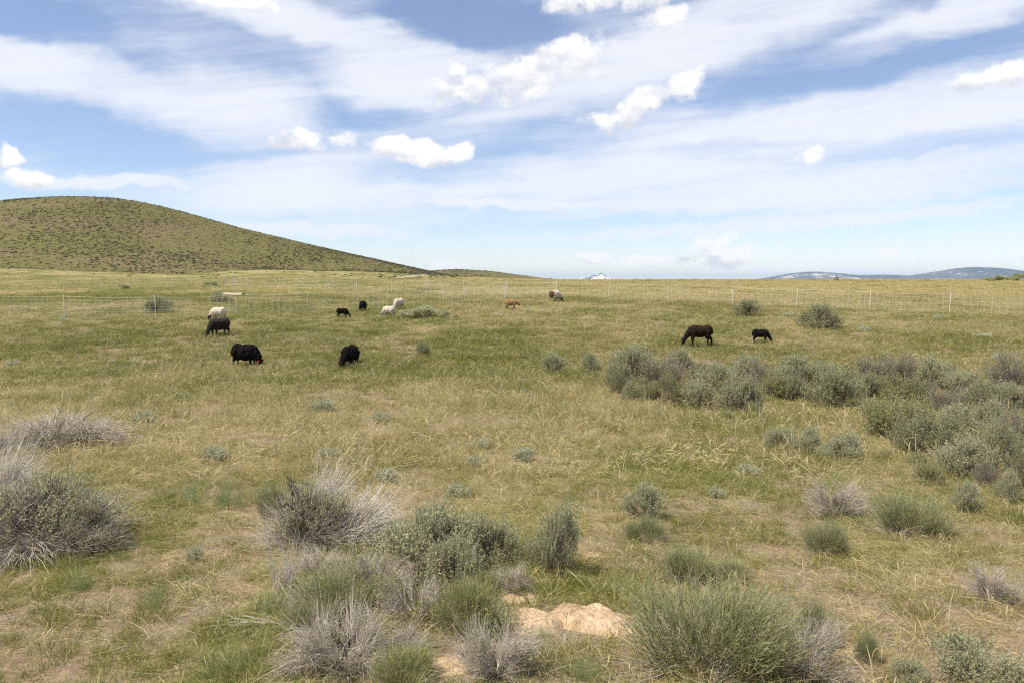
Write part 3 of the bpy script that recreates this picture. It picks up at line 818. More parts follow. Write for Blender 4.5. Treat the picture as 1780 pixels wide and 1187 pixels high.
# thicket on the right
TG = 'sagebrush thicket on the right'
for (t, px, py, w, h, lb) in [
    ('S', 1100, 672, 82, 78, 'tallest grey-green bush at the upper left end of the thicket'),
    ('D', 1072, 690, 62, 62, 'bush forming the left tip of the thicket'),
    ('P', 1150, 680, 88, 64, 'mauve leafless bush right of the tallest left-end bush'),
    ('S', 1181, 652, 48, 46, 'round upright bush behind the mauve one at the left of the thicket'),
    ('Y', 1120, 702, 62, 50, 'yellow-green bush at the front left of the thicket'),
    ('Y', 1163, 706, 40, 66, 'slim yellow-green bush in front of the mauve leafless bush'),
    ('S', 1095, 700, 30, 34, 'small pale bush at the front left corner of the thicket'),
    ('P', 1222, 680, 70, 55, 'half-bare bush in the left third of the thicket, back row'),
    ('S', 1245, 690, 80, 62, 'pale bush left of the front left-middle clump of the thicket'),
    ('S', 1215, 712, 78, 55, 'straggly pale bush at the front of the left third of the thicket'),
    ('S', 1290, 722, 84, 70, 'full pale green bush at the front where the thicket opens to a gap'),
    ('D', 1312, 726, 40, 26, 'dark spreading skirt of brush at the edge of the gap'),
    ('Y', 1262, 734, 26, 16, 'tiny green bush in the grass in front of the gap'),
    ('S', 1300, 672, 74, 56, 'pale bush in the back row below the big brown ewe'),
    ('P', 1328, 680, 56, 56, 'mauve tinged bush in the back row right of the brown ewe'),
    ('S', 1385, 675, 72, 58, 'pale airy bush in the back row below the black lamb'),
    ('Y', 1350, 694, 70, 46, 'yellowish bush behind the gap of the thicket'),
    ('D', 1378, 698, 60, 40, 'dark olive bush with shaded foot behind the gap'),
    ('D', 1462, 714, 108, 74, 'biggest dark round bush in the middle of the thicket'),
    ('S', 1430, 680, 70, 50, 'grey bush behind the biggest dark round one'),
    ('P', 1520, 672, 60, 52, 'dark mauve bush in the back row, left of a pair'),
    ('P', 1566, 672, 66, 55, 'dark mauve bush in the back row, right of a pair'),
    ('S', 1500, 700, 64, 52, 'grey bush right of the biggest dark round one'),
    ('Y', 1550, 702, 74, 52, 'yellowish-grey bush in front of the dark mauve pair'),
    ('S', 1630, 682, 84, 56, 'soft green round bush in the back row right of the mauve pair'),
    ('D', 1600, 706, 66, 44, 'olive bush in front of the soft green round one'),
    ('S', 1680, 700, 70, 46, 'grey-green bush right of the soft green round one'),
    ('P', 1765, 678, 84, 62, 'dark bare bush in the back row cut by the right edge'),
    ('D', 1718, 724, 70, 60, 'dark forked bush towards the right edge of the thicket'),
    ('S', 1758, 720, 60, 52, 'pale bush between the dark forked one and the right edge'),
    ('P', 1650, 722, 66, 40, 'pinkish dry bush in the middle of the right-hand part'),
    ('Y', 1540, 768, 112, 80, 'broad yellow-green bush at the front left of the lower clump'),
    ('Y', 1600, 750, 90, 58, 'yellow-green bush right behind the broad one of the lower clump'),
    ('D', 1575, 792, 76, 62, 'dark-footed bush in front of the broad yellow-green one'),
    ('D', 1630, 796, 96, 74, 'dark bush in the middle of the lower clump'),
    ('S', 1665, 764, 90, 60, 'pale bush in the heart of the lower clump'),
    ('S', 1715, 760, 70, 62, 'grey bush behind the round front bush near the right edge'),
    ('P', 1765, 780, 66, 70, 'pinkish-brown bush at the right edge of the lower clump'),
    ('S', 1676, 834, 92, 72, 'round pale green dome at the front of the lower clump'),
    ('D', 1738, 826, 96, 84, 'large dark bush at the right edge of the lower clump'),
    ('D', 1778, 856, 60, 90, 'dark shaded bush cut by the right edge at the front of the thicket'),
    ('P', 1718, 848, 44, 44, 'bare twiggy bush right of the round pale green dome'),
    ('S', 1358, 785, 54, 36, 'small round sagebrush, left one of three in front of the thicket'),
    ('S', 1405, 793, 58, 42, 'small round sagebrush, middle one of three in front of the thicket'),
    ('S', 1466, 804, 82, 42, 'small spreading sagebrush, right one of three in front of the thicket'),
    ('Y', 1536, 803, 36, 16, 'tiny green bush right of the three small round ones'),
    ('Y', 1606, 842, 54, 30, 'small yellow-green bush left of the round pale green dome'),
    ('Y', 1590, 812, 34, 20, 'tiny yellow-green bush in front of the dark-footed one'),
]:
    shrub(t, px, py, w*(.93 if w > 60 else 1), h*(.9 if h > 45 else 1), lb, TG)

# ------------------------------------------------------------------ pale dirt mounds
def dirt_mat():
    m, nt, out = new_mat('pale_cracked_clay')
    tc = nt.nodes.new('ShaderNodeTexCoord').outputs['Object']
    n = nz(nt, tc, 6., 6, .65)
    c = mixc(nt, rmp(n, .3, .7), (.37, .255, .15), (.58, .435, .285))
    vo = nt.nodes.new('ShaderNodeTexVoronoi'); vo.feature = 'DISTANCE_TO_EDGE'; vo.inputs['Scale'].default_value = 13.
    w = nt.nodes.new('ShaderNodeMix'); w.data_type = 'VECTOR'; w.inputs[0].default_value = .25
    nn = nt.nodes.new('ShaderNodeTexNoise'); nn.inputs['Scale'].default_value = 7.; nt.links.new(tc, nn.inputs['Vector'])
    nt.links.new(tc, w.inputs[4]); nt.links.new(nn.outputs['Color'], w.inputs[5]); nt.links.new(w.outputs[1], vo.inputs['Vector'])
    crack = rmp(X(nt, vo.outputs['Distance']), 0., .035) + nz(nt, tc, 3., 2)*1.5
    finish(nt, out, c, .95, bump=crack*.3 + nz(nt, tc, 25., 6, .7)*.7, bstr=.9, bdist=.02, spec=.1)
    return m
M['dirt'] = dirt_mat()
def mound(px, py, w, h, label, seed, dy=.6, turn=0., lump=.35):
    p = P(px, py); d = p.length
    W = w*d/F; Hh = max(h - .36*w*dy, .22*h)*d/F*.72
    n = 90
    g = np.linspace(-1, 1, n); gx, gy = np.meshgrid(g, g)
    r = np.sqrt(gx**2+gy**2)
    th = np.arctan2(gy, gx)
    rim = 1 + .25*(fbm(np.cos(th)*1.3+seed, np.sin(th)*1.3+seed*2, 3)-.5)*2
    prof = 1-sst(.45, .98, r/rim)
    zz = prof*(.6+.8*fbm(gx*1.6+seed, gy*1.6, 3)) 
    led = np.floor(fbm(gx*2.2+seed*3, gy*2.2, 3)*7)/7
    zz = prof*(zz*.65 + led*lump) + (fbm(gx*9+seed, gy*9, 4)-.5)*.34*prof - .12*(1-prof)
    v = np.stack([gx*W*.62, gy*W*.62*dy, zz*Hh], -1).reshape(-1, 3)
    idx = np.arange(n*n).reshape(n, n)
    f = np.stack([idx[:-1, :-1], idx[:-1, 1:], idx[1:, 1:], idx[1:, :-1]], -1).reshape(-1, 4)
    # a closed underside, set into the soil
    ring = np.concatenate([idx[0, :-1], idx[:-1, -1], idx[-1, :0:-1], idx[:0:-1, 0]])
    low = v[ring].copy(); low[:, 2] -= .08
    vv = np.concatenate([v, low]); m2 = len(ring); lo = len(v)+np.arange(m2)
    side = np.stack([ring, lo, np.roll(lo, -1), np.roll(ring, -1)], -1)
    b = Buf(); b.add(vv, np.concatenate([f, side])); me = b.mesh('dirt_mound', M['dirt'], True)
    o = link('dirt_mound', me); o.location = (p.x, p.y+W*.3*dy, float(G(p.x, p.y+W*.3*dy))-.0)
    o.rotation_euler = (0, 0, turn)
    tag(o, label, 'dirt mound', 'pale dirt mounds')
    CLEAR.append((o.location.x, o.location.y-W*.05, W*.52, W*.52*dy))
mound(924, 1100, 142, 74, 'pale tan cracked dirt mound, the left of the two big ones', 1.3, .8, -.3)
mound(1034, 1096, 150, 76, 'pale tan cracked dirt mound, the right of the two big ones', 4.1, .8, -.5)
mound(905, 1045, 80, 30, 'small crumbled pale dirt patch behind the left big mound', 7.7, .7, .2)
mound(1030, 972, 52, 26, 'small pale dirt lump right of the narrow dense sagebrush', 9.2, .7, 0)
mound(790, 1170, 110, 34, 'pale dirt ledge at the bottom under the twig ball', 11.9, .7, .1)
mound(192, 778, 34, 14, 'small orange-tan dirt lump at the right end of the dead mat', 13.9, .8, .1)

# ------------------------------------------------------------------ grass zones
# keep shrub feet free
zone(3.6, 8, 150, pick_near, .95, .40)
zone(8, 14, 105, pick_near, 1.0, .42)
zone(3.6, 11, 26, pick_litter, .9, .85)
zone(14, 24, 50, pick_near, 1.25, .35)
zone(11, 20, 8, pick_litter, 1.2, .8)
zone(20, 34, 16, pick_far, .95, .5)
zone(10, 26, 5., lambda n, d, x, y: 23 + rng.integers(0, 3, n), 1.0, .5)
zone(26, 50, 1.6, lambda n, d, x, y: 23 + rng.integers(0, 3, n), 1.0, .6)
zone(34, 60, 9, pick_far, 1.05, .75)
zone(60, 120, 2.6, pick_far, 1.5, .85)
zone(120, 230, .6, pick_far, 2.2, .9)
gx = np.concatenate([g[0] for g in GP]); gy = np.concatenate([g[1] for g in GP]); gi = np.concatenate([g[2] for g in GP])
gs = np.concatenate([g[3] for g in GP]); gd = np.concatenate([g[4] for g in GP])
n = len(gx); print('grass instances', n)
hz_ = np.clip(rng.normal(1, .18, n), .5, 1.6)
far = gy > 60
gsz = np.where(far, gs*.55, gs)*hz_*np.where(gy < 34, tall(gx, gy)*1.12*(1-.30*sst(12, 20, gy)), .58)
rot = np.stack([rng.normal(size=n)*.12, rng.normal(size=n)*.12, rng.uniform(0, 6.28, n)], 1)
go = gn_instancer('grass', src, np.stack([gx, gy, G(gx, gy)], 1), rot, np.stack([gs, gs, gsz], 1), gi, gd)
tag(go, 'short olive and straw coloured prairie grass covering the ground', 'grass', kind='stuff')

# ------------------------------------------------------------------ scrub on the hills
hs = bpy.data.collections.new('hill bushes')
M['scrub'] = leaf_mat('scrub_leaves', (.088, .09, .042), (.132, .134, .068), (.18, .18, .10), .25)
for i in range(5):
    rng = np.random.default_rng(500+i)
    b = Buf(); n = 90; d = sph_dirs(n, .0, 1.); p0 = d*rng.uniform(.3, 1., (n, 1))*[.5, .5, .42]
    q = curve_paths(p0, norm(d+[0, 0, .5]+rng.normal(size=(n, 3))*.4), rng.uniform(.14, .28, n), rng.normal(size=(n, 3))*.2, 3)
    sweep(b, q, np.array([.6, 1, .4])[None]*.07*np.ones((n, 1)), 2, rng.uniform(0, 1, n))
    add_src(i, b, hs, 'hill_bush', M['scrub'])
rng = np.random.default_rng(77)
def hill_pts(n, y0, y1, x0, x1, f):
    y = rng.uniform(y0, y1, n); x = rng.uniform(x0, x1, n)
    k = rng.uniform(0, 1, n) < f(x, y); return x[k], y[k]
def dens1(x, y):
    h = smoothinterp(x, H1X, H1Z)*hillmask(x, y)
    c = fbm(x*.03+3, y*.015+9, 4)
    band = np.exp(-((y-(290+.35*(x+300)))/7.)**2)*sst(-420, -300, x)*(1-sst(-150, -60, x))
    th = np.interp(x, [-280, -110], [9., 1.5])
    return sst(th, th*2.2+3, h)*(.30+.7*sst(.34, .66, c)) + .22*band*sst(.4, .6, fbm(x*.06, y*.06, 2))
x1, y1 = hill_pts(78000, 250, 640, -720, 30, dens1)
def dens2(x, y): return sst(.45, .7, fbm(x*.02+13, y*.012+9, 4))*(smoothinterp(x, H2X, H2Z) > 4)*.8
x2, y2 = hill_pts(5000, 950, 1200, -260, 60, dens2)
def dens3(x, y):   # low scrub between the fence and the hill
    return sst(.52, .66, fbm(x*.03+31, y*.03+5, 3))*sst(.4, .6, fbm(x*.2, y*.2, 2))*.6
x3, y3 = hill_pts(2600, 170, 330, -260, -20, dens3)
x4, y4 = hill_pts(220, 330, 480, -75, -22, lambda x, y: .8*np.ones_like(x))
hx = np.concatenate([x1, x2, x3, x4]); hy = np.concatenate([y1, y2, y3, y4]); n = len(hx)
sz = rng.uniform(.25, 1.1, n)*np.where(rng.random(n) < .08, 1.6, 1.)*np.where(hy > 900, 1.6, 1)*np.where(hy < 330, .75, 1)
hrot = np.stack([np.zeros(n), np.zeros(n), rng.uniform(0, 6.28, n)], 1)
ho = gn_instancer('hillside_scrub', hs, np.stack([hx, hy, G(hx, hy)], 1), hrot, np.stack([sz*1.25, sz, sz*.62], 1), rng.integers(0, 5, n), rng.uniform(0, 1, n))
tag(ho, 'countless dark low bushes dotting the round grassy hill', 'scrub', kind='stuff')

# ------------------------------------------------------------------ dirt track, sand patch
def simple_mat(name, a, b, sc=3., rough=.9, bump=.3, spec=.2):
    m, nt, out = new_mat(name)
    tc = nt.nodes.new('ShaderNodeTexCoord').outputs['Object']
    n = nz(nt, tc, sc, 5, .6)
    finish(nt, out, mixc(nt, rmp(n, .3, .7), a, b), rough, bump=n, bstr=bump, spec=spec)
    return m
M['track'] = simple_mat('pale_dust', (.34, .265, .17), (.50, .41, .29), .6)
def strip(name, pts, w, seg=60, dz=.03):
    pts = np.array([(p.x, p.y) for p in pts]); tt = np.linspace(0, len(pts)-1, seg)
    cx = np.interp(tt, range(len(pts)), pts[:, 0]); cy = np.interp(tt, range(len(pts)), pts[:, 1])
    for _ in range(3): cx[1:-1] = (cx[:-2]+cx[2:]+cx[1:-1]*2)/4; cy[1:-1] = (cy[:-2]+cy[2:]+cy[1:-1]*2)/4
    tx, ty = np.gradient(cx), np.gradient(cy); L = np.hypot(tx, ty); nx, ny = -ty/L, tx/L
    ww = w*(.8+.4*fbm(cx*.1, cy*.1, 2))
    cols = []
    for u in np.linspace(-.5, .5, 5):
        X_, Y_ = cx+nx*ww*u, cy+ny*ww*u; cols.append(np.stack([X_, Y_, G(X_, Y_)+dz+.12*(1-abs(u)*2)], 1))
    v = np.stack(cols, 1); idx = np.arange(seg*5).reshape(seg, 5)
    f = np.stack([idx[:-1, :-1], idx[:-1, 1:], idx[1:, 1:], idx[1:, :-1]], -1).reshape(-1, 4)
    b = Buf(); b.add(v.reshape(-1, 3), f); o = link(name, b.mesh(name, M['track'])); tag(o, kind='structure'); return o
def XY(px, y): return Vector(((px-890)/F*y, y, 0))
strip('dirt_track', [XY(590, 215), XY(655, 262), XY(690, 320), XY(735, 395), XY(762, 450), XY(771, 480), XY(766, 510), XY(752, 530)], 4.2)
strip('dirt_path', [XY(860, 178), XY(900, 182), XY(950, 183), XY(1010, 184)], 2.2, 30, .05)
p = P(402, 515)
strip('sand_patch', [Vector((p.x-.9, p.y, 0)), Vector((p.x-.3, p.y+.1, 0)), Vector((p.x+.3, p.y+.1, 0)), Vector((p.x+.9, p.y, 0))], .9, 20, .12)

# ------------------------------------------------------------------ electric net fences
M['post'] = simple_mat('white_plastic_post', (.72, .71, .67), (.8, .79, .76), 8., .5, .1, .4)
M['net'] = simple_mat('cream_net_string', (.60, .57, .44), (.72, .70, .58), 8., .6, .0, .3)
def fence(posts, label, Hf=1.05, ext=None):
    root = link('net_fence', None); root.empty_display_size = .2
    pts = [P(px, py) for px, py in posts]
    if ext: pts = [Vector((*ext, float(G(*ext))))] + pts
    root.location = pts[0]
    tag(root, label, 'fence')
    off = np.array(pts[0])
    rs = random.Random(int(pts[0].x*10))
    tops = []
    for p in pts:
        b = Buf(); ln = Vector((rs.uniform(-.05, .05), rs.uniform(-.05, .05), 0))
        t = np.linspace(-.12, 1.06, 6)
        path = np.array([[p.x+ln.x*u, p.y+ln.y*u, p.z+u*Hf] for u in t])-off
        sweep(b, path[None], np.array([[.006, .013, .014, .014, .014, .013]]), 8, np.array([.5]))
        # ground spike foot and top cap
        for zz, r0 in ((.06, .022), (Hf*1.0, .018)):
            q = np.array([[p.x, p.y, p.z+zz], [p.x, p.y, p.z+zz+.03]])-off
            q[:, 0] += ln.x*zz; q[:, 1] += ln.y*zz
            sweep(b, q[None], np.array([[r0, r0*.9]]), 8, np.array([.5]))
        link('post', b.mesh('post', M['post'], True), root); tops.append((p, ln))
    net = Buf()
    hs_ = [0.04, .12, .2, .29, .39, .51, .65, .81, .98]
    for (a, la), (c, lc) in zip(tops[:-1], tops[1:]):
        L = (c-a).length; m = max(8, int(L/.3)); u = np.linspace(0, 1, m+1)
        sag = .045*4*u*(1-u)*rs.uniform(.4, 1.5)
        gxy = np.array([[a.x+(c.x-a.x)*k, a.y+(c.y-a.y)*k] for k in u]); gz = G(gxy[:, 0], gxy[:, 1])
        for j, hh in enumerate(hs_):
            z = gz + hh*Hf - sag*hh
            lx = (la.x+(lc.x-la.x)*u)*hh; ly = (la.y+(lc.y-la.y)*u)*hh
            p3 = np.stack([gxy[:, 0]+lx, gxy[:, 1]+ly, z], 1)-off
            r0 = .0060 if j == len(hs_)-1 else .0028
            sweep(net, p3[None], np.full((1, m+1), r0), 3, np.array([.5]))
        for i in range(1, m):
            z0, z1 = gz[i]+.04*Hf, gz[i]+.98*Hf-sag[i]*.98
            lx, ly = la.x+(lc.x-la.x)*u[i], la.y+(lc.y-la.y)*u[i]
            jx, jy = rs.uniform(-.02, .02), rs.uniform(-.02, .02)
            p3 = np.array([[gxy[i, 0]+jx, gxy[i, 1]+jy, z0], [gxy[i, 0]+lx, gxy[i, 1]+ly, z1]])-off
            sweep(net, p3[None], np.full((1, 2), .0058), 3, np.array([.5]))
    link('netting', net.mesh('netting', M['net']), root)
fence([(-60, 549), (-10, 550), (112, 551), (271, 553), (411, 547.5), (536, 542.5), (651, 536), (770, 530), (877, 521.5), (966, 517)],
      'nearer net fence of white posts crossing the left half of the pasture')
fence([(-50, 497), (31, 497), (112, 497), (194, 497.5), (271, 497), (352, 499), (391, 499), (408, 499.5), (429, 499.5), (463, 500), (487, 501), (527, 503),
       (571, 504.5), (620, 506), (681, 508), (741, 509.5), (807, 512), (880, 515.5), (967, 516), (1058, 518), (1161, 522), (1273, 528), (1384, 534.5), (1511, 541), (1650, 546), (1815, 551), (2000, 557)],
      'long farther net fence of white posts running behind the whole pasture')

# ------------------------------------------------------------------ sheep
def sheep_mat():
    m, nt, out = new_mat('fleece')
    c = attr(nt, 'fleece'); tc = nt.nodes.new('ShaderNodeTexCoord').outputs['Object']
    n = nz(nt, tc, 22., 4, .7)
    mul = nt.nodes.new('ShaderNodeMix'); mul.data_type = 'RGBA'; mul.blend_type = 'MULTIPLY'; mul.inputs[0].default_value = 1
    nt.links.new(c.outputs['Color'], mul.inputs[6])
    sh = (n*.9+.55); cc = nt.nodes.new('ShaderNodeCombineColor')
    for k in range(3): nt.links.new(sh.s, cc.inputs[k])
    nt.links.new(cc.outputs[0], mul.inputs[7])
    finish(nt, out, mul.outputs[2], .95, bump=n, bstr=.6, bdist=.03, spec=.08)
    return m
M['fleece'] = sheep_mat()
M['eye'] = simple_mat('dark_eye', (.01, .01, .01), (.02, .02, .02), 5., .2, 0, .5)
M['horn'] = simple_mat('pale_horn', (.32, .26, .18), (.42, .36, .27), 14., .6)
M['red'] = simple_mat('red_tag', (.45, .03, .02), (.5, .05, .03), 5., .5, 0)
def prim_ell(bm, c, r, rot=(0, 0, 0)):
    m = Matrix.Translation(c) @ Euler(rot).to_matrix().to_4x4() @ Matrix.Diagonal((*r, 1))
    bmesh.ops.create_icosphere(bm, subdivisions=3, radius=1, matrix=m)
def prim_limb(bm, pts, rads, sides=12):
    pts = [Vector(p) for p in pts]
    rings = []
    for i, p in enumerate(pts):
        t = (pts[min(i+1, len(pts)-1)]-pts[max(i-1, 0)]).normalized()
        s = t.cross(Vector((0, 1, 0.01))).normalized(); b = t.cross(s)
        rings.append([bm.verts.new(p+(s*math.cos(a)+b*math.sin(a))*rads[i]) for a in [k/sides*2*math.pi for k in range(sides)]])
    for r0, r1 in zip(rings[:-1], rings[1:]):
        for k in range(sides): bm.faces.new((r0[k], r0[(k+1) % sides], r1[(k+1) % sides], r1[k]))
    bm.faces.new(rings[0][::-1]); bm.faces.new(rings[-1])
def sheep(px, py, yaw, size, label, woolly=1., head='down', headyaw=0., color=None, horns=False, tagc=False, stride=0., legw=1., slim=1., name='sheep', cat='sheep', lamb=False, back=.0):
    bm = bmesh.new()
    w = woolly
    lg = .0 if not lamb else .03
    B = lambda x, y, z: Vector((x, y, z))
    # trunk
    prim_ell(bm, (.26, 0, .50+lg), (.22, (.165+.04*w)*slim, .19+.035*w))
    prim_ell(bm, (.02, 0, .49+lg), (.32, (.19+.05*w)*slim, .185+.045*w))
    prim_ell(bm, (-.26, 0, .51+lg), (.23, (.17+.045*w)*slim, .19+.04*w))
    prim_ell(bm, (.10, 0, .56+lg), (.34, .13*slim, .13+.03*w))
    prim_ell(bm, (-.44, 0, .50), (.07, .045, .10 + .02*w))     # tail dock
    # legs
    for s in (-1, 1):
        f = stride*s
        prim_limb(bm, [(.30, s*.10, .50), (.29+f*.2, s*.115, .36), (.31+f*.6, s*.115, .21), (.305+f*.9, s*.115, .07), (.33+f, s*.115, .0)],
                  [.10+.02*w, .062*legw+.012*w, .034*legw, .025*legw, .032*legw])
        h = -stride*s
        prim_limb(bm, [(-.28, s*.10, .52), (-.24+h*.3, s*.12, .38), (-.38+h*.7, s*.12, .24), (-.355+h, s*.12, .07), (-.33+h, s*.12, .0)],
                  [.13+.02*w, .085*legw+.015*w, .036*legw, .026*legw, .033*legw])
    # neck and head
    cy, sy = math.cos(headyaw), math.sin(headyaw)
    def hd(x, y, z):   # turn the neck about the shoulder
        dx = x-.38; return (.38+dx*cy-y*sy, dx*sy+y*cy, z)
    if head == 'down':
        poll, muz = (.63, 0, .27), (.72, 0, .05)
        neck = [(.34, 0, .55), (.48, 0, .43), (.60, 0, .30)]
    elif head == 'mid':
        poll, muz = (.66, 0, .46), (.80, 0, .33)
        neck = [(.34, 0, .57), (.50, 0, .54), (.64, 0, .47)]
    else:
        poll, muz = (.62, 0, .66), (.80, 0, .56)
        neck = [(.32, 0, .57), (.48, 0, .62), (.60, 0, .66)]
    prim_limb(bm, [hd(*q) for q in neck], [.15+.03*w, .105+.03*w, .08+.015*w])
    pv, mv = Vector(poll), Vector(muz); ax = (mv-pv).normalized(); up = Vector((0, 1, 0)).cross(ax)*-1
    def H(u, y=0, v=0):
        q = pv + (mv-pv)*u + Vector((0, y, 0)) + up*v; return hd(*q)
    prim_limb(bm, [H(-.15), H(.1), H(.45), H(.8), H(1.02)], [.062, .082, .070, .050, .036])
    prim_ell(bm, H(.12), (.085, .078, .085)); prim_ell(bm, H(.95), (.042, .040, .042))
    for s in (-1, 1):
        prim_limb(bm, [H(.02, s*.06, .02), H(-.02, s*.115, .035), H(.06, s*.165, .02)], [.024, .030, .010], 8)
    me = bpy.data.meshes.new('tmp'); bm.to_mesh(me); bm.free()
    o = bpy.data.objects.new('tmp', me); COL.objects.link(o)
    md = o.modifiers.new('r', 'REMESH'); md.mode = 'VOXEL'; md.voxel_size = .014; md.use_smooth_shade = True
    sm = o.modifiers.new('s', 'SMOOTH'); sm.iterations = 7; sm.factor = .6
    dg = bpy.context.evaluated_depsgraph_get(); dg.update()
    me2 = bpy.data.meshes.new_from_object(o.evaluated_get(dg)); me2.name = name
    bpy.data.objects.remove(o); bpy.data.meshes.remove(me)
    nv = len(me2.vertices); co = np.empty(nv*3); me2.vertices.foreach_get('co', co); co = co.reshape(-1, 3)
    nrm = np.empty(nv*3); me2.vertices.foreach_get('normal', nrm); nrm = nrm.reshape(-1, 3)
    hx_, hy_, hz2 = H(.35)
    dh = np.linalg.norm(co-np.array(hd(*(pv+(mv-pv)*.45))), axis=1)
    headm = 1-sst(.15, .22, dh)
    legm = 1-sst(.27, .34, co[:, 2]); legm[headm > .3] = 0
    wool = (1-headm)*(1-legm)
    disp = np.array([mnoise.fractal(Vector(c)*11+Vector((px, 0, 0)), 1., 2., 4) for c in co])
    d2 = np.array([mnoise.noise(Vector(c)*34) for c in co])
    co2 = co + nrm*((disp*.022+d2*.012)*wool*(.35+.65*w) + disp*.004)[:, None]
    me2.vertices.foreach_set('co', co2.ravel())
    colr = color(co, headm, legm) if callable(color) else np.tile(np.array(color), (nv, 1))
    colr = np.clip(colr, 0, 1)
    ca = me2.color_attributes.new('fleece', 'FLOAT_COLOR', 'POINT')
    ca.data.foreach_set('color', np.concatenate([colr, np.ones((nv, 1))], 1).astype(np.float32).ravel())
    me2.materials.clear(); me2.materials.append(M['fleece'])
    ob = link(name, me2); p = P(px, py)
    dd = 1+back
    ob.location = (p.x*dd, p.y*dd, float(G(p.x*dd, p.y*dd))-(.055 if woolly > .7 else .015)*size)
    ob.rotation_euler = (0, 0, R(yaw)); ob.scale = (size*.87, size, size*1.07)
    tag(ob, label, cat, 'flock of grazing sheep')
    for s in (-1, 1):
        b = bmesh.new(); bmesh.ops.create_uvsphere(b, u_segments=10, v_segments=8, radius=.012, matrix=Matrix.Translation(H(.28, s*.068, .03)))
        m3 = bpy.data.meshes.new('eye'); b.to_mesh(m3); b.free(); m3.materials.append(M['eye']); link('eye', m3, ob)
        if horns:
            t = np.linspace(0, 1, 9); pt = np.array([H(-.02-.25*math.sin(u*2.2), s*(.035+.09*u), .06+.10*math.sin(u*2.8)) for u in t])
            bb = Buf(); sweep(bb, pt[None], np.linspace(.02, .005, 9)[None], 8, np.array([0.])); link('horn', bb.mesh('horn', M['horn'], True), ob)
    if tagc:
        b = bmesh.new(); bmesh.ops.create_cube(b, size=1, matrix=Matrix.Translation(H(.06, -.15, .045)) @ Matrix.Diagonal((.045, .010, .05, 1)))
        bmesh.ops.bevel(b, geom=b.edges[:], offset=.003, segments=1)
        m3 = bpy.data.meshes.new('ear_tag'); b.to_mesh(m3); b.free(); m3.materials.append(M['red']); link('ear_tag', m3, ob)
    return ob
BLK = (.0085, .007, .0065)
def c_white(co, hm, lm, headc=(.03, .025, .022), legc=(.35, .31, .25)):
    c = np.tile(np.array((.56, .49, .38)), (len(co), 1))
    c = c*(1-hm[:, None]) + np.array(headc)*hm[:, None]
    return c*(1-lm[:, None]) + np.array(legc)*lm[:, None]
def c_pale(co, hm, lm): return c_white(co, hm, lm, (.42, .34, .25), (.40, .34, .26))
def c_rump(co, hm, lm):
    c = c_white(co, hm, lm, (.02, .015, .013), (.28, .24, .2))
    r = sst(.0, .1, -co[:, 0]-.30 + (.10-np.hypot(co[:, 1]*.9, co[:, 2]-.52)*.55))[:, None]
    return c*(1-r) + np.array((.13, .075, .04))*r
def c_brown(co, hm, lm):
    c = np.tile(np.array((.30, .175, .085)), (len(co), 1)); d = np.maximum(lm, hm*.6)[:, None]
    return c*(1-d) + np.array((.13, .08, .045))*d
def c_dark(co, hm, lm):
    c = np.tile(np.array((.020, .013, .009)), (len(co), 1)); t = sst(.45, .72, co[:, 2])[:, None]
    c = c*(1-t*.5)+np.array((.036, .022, .014))*t*.5
    f = (lm*(co[:, 2] < .05)*(co[:, 0] < -.2)*(co[:, 1] < 0))[:, None]
    c = c*(1-f)+np.array((.5, .45, .4))*f
    return c
def c_smoke(co, hm, lm):
    c = np.tile(np.array((.026, .021, .018)), (len(co), 1)); t = sst(.5, .74, co[:, 2])[:, None]
    return c*(1-t)+np.array((.06, .05, .042))*t

sheep(381, 558, 163, .88, 'white sheep with dark face grazing left by the near fence', .9, color=c_white, headyaw=.2)
sheep(383, 584.5, 240, 1.05, 'dark brown-black sheep just below the dark-faced white sheep', .9, color=c_smoke, legw=1.1, headyaw=-.1)
sheep(426, 639, -14, 1.02, 'biggest shaggy black sheep with a red ear tag, grazing towards the right', 1.25, color=BLK, tagc=True, headyaw=-.1)
sheep(609, 640, 263, 1.0, 'shaggy black sheep standing end-on in the grass at centre left', 1.1, color=BLK, headyaw=-.4)
sheep(595, 554, -6, .66, 'small black lamb nose down, left of the pair of white sheep', .2, color=BLK, lamb=True, legw=1.2, slim=.9, stride=.03)
sheep(631, 542, 110, .80, 'black sheep seen from behind, above the small black lamb', .8, color=BLK, headyaw=.4)
sheep(677, 552.5, 155, .80, 'white sheep grazing left, the nearer of the pair by the blue-green brush', .9, color=c_pale, headyaw=.15)
sheep(694, 538.5, 245, .85, 'white sheep turned towards us, the farther of the pair', .9, color=c_pale)
sheep(888, 539.5, 12, .74, 'tan-brown lamb walking right in the middle of the pasture', .3, 'mid', color=c_brown, lamb=True, legw=1.25, slim=.85, stride=.06)
sheep(964, 526, 50, 1.05, 'woolly white sheep with brown rump and black head by the far fence', 1.0, color=c_rump, headyaw=-.5)
sheep(1217, 603, 183, 1.04, 'large short-haired dark brown ewe with pale horns grazing left', .12, color=c_dark, horns=True, legw=1.15, slim=.95, stride=.04)
sheep(1321, 597.5, -20, .68, 'black lamb grazing right of the large brown ewe', .3, color=BLK, lamb=True, legw=1.2, slim=1.15, stride=.03)

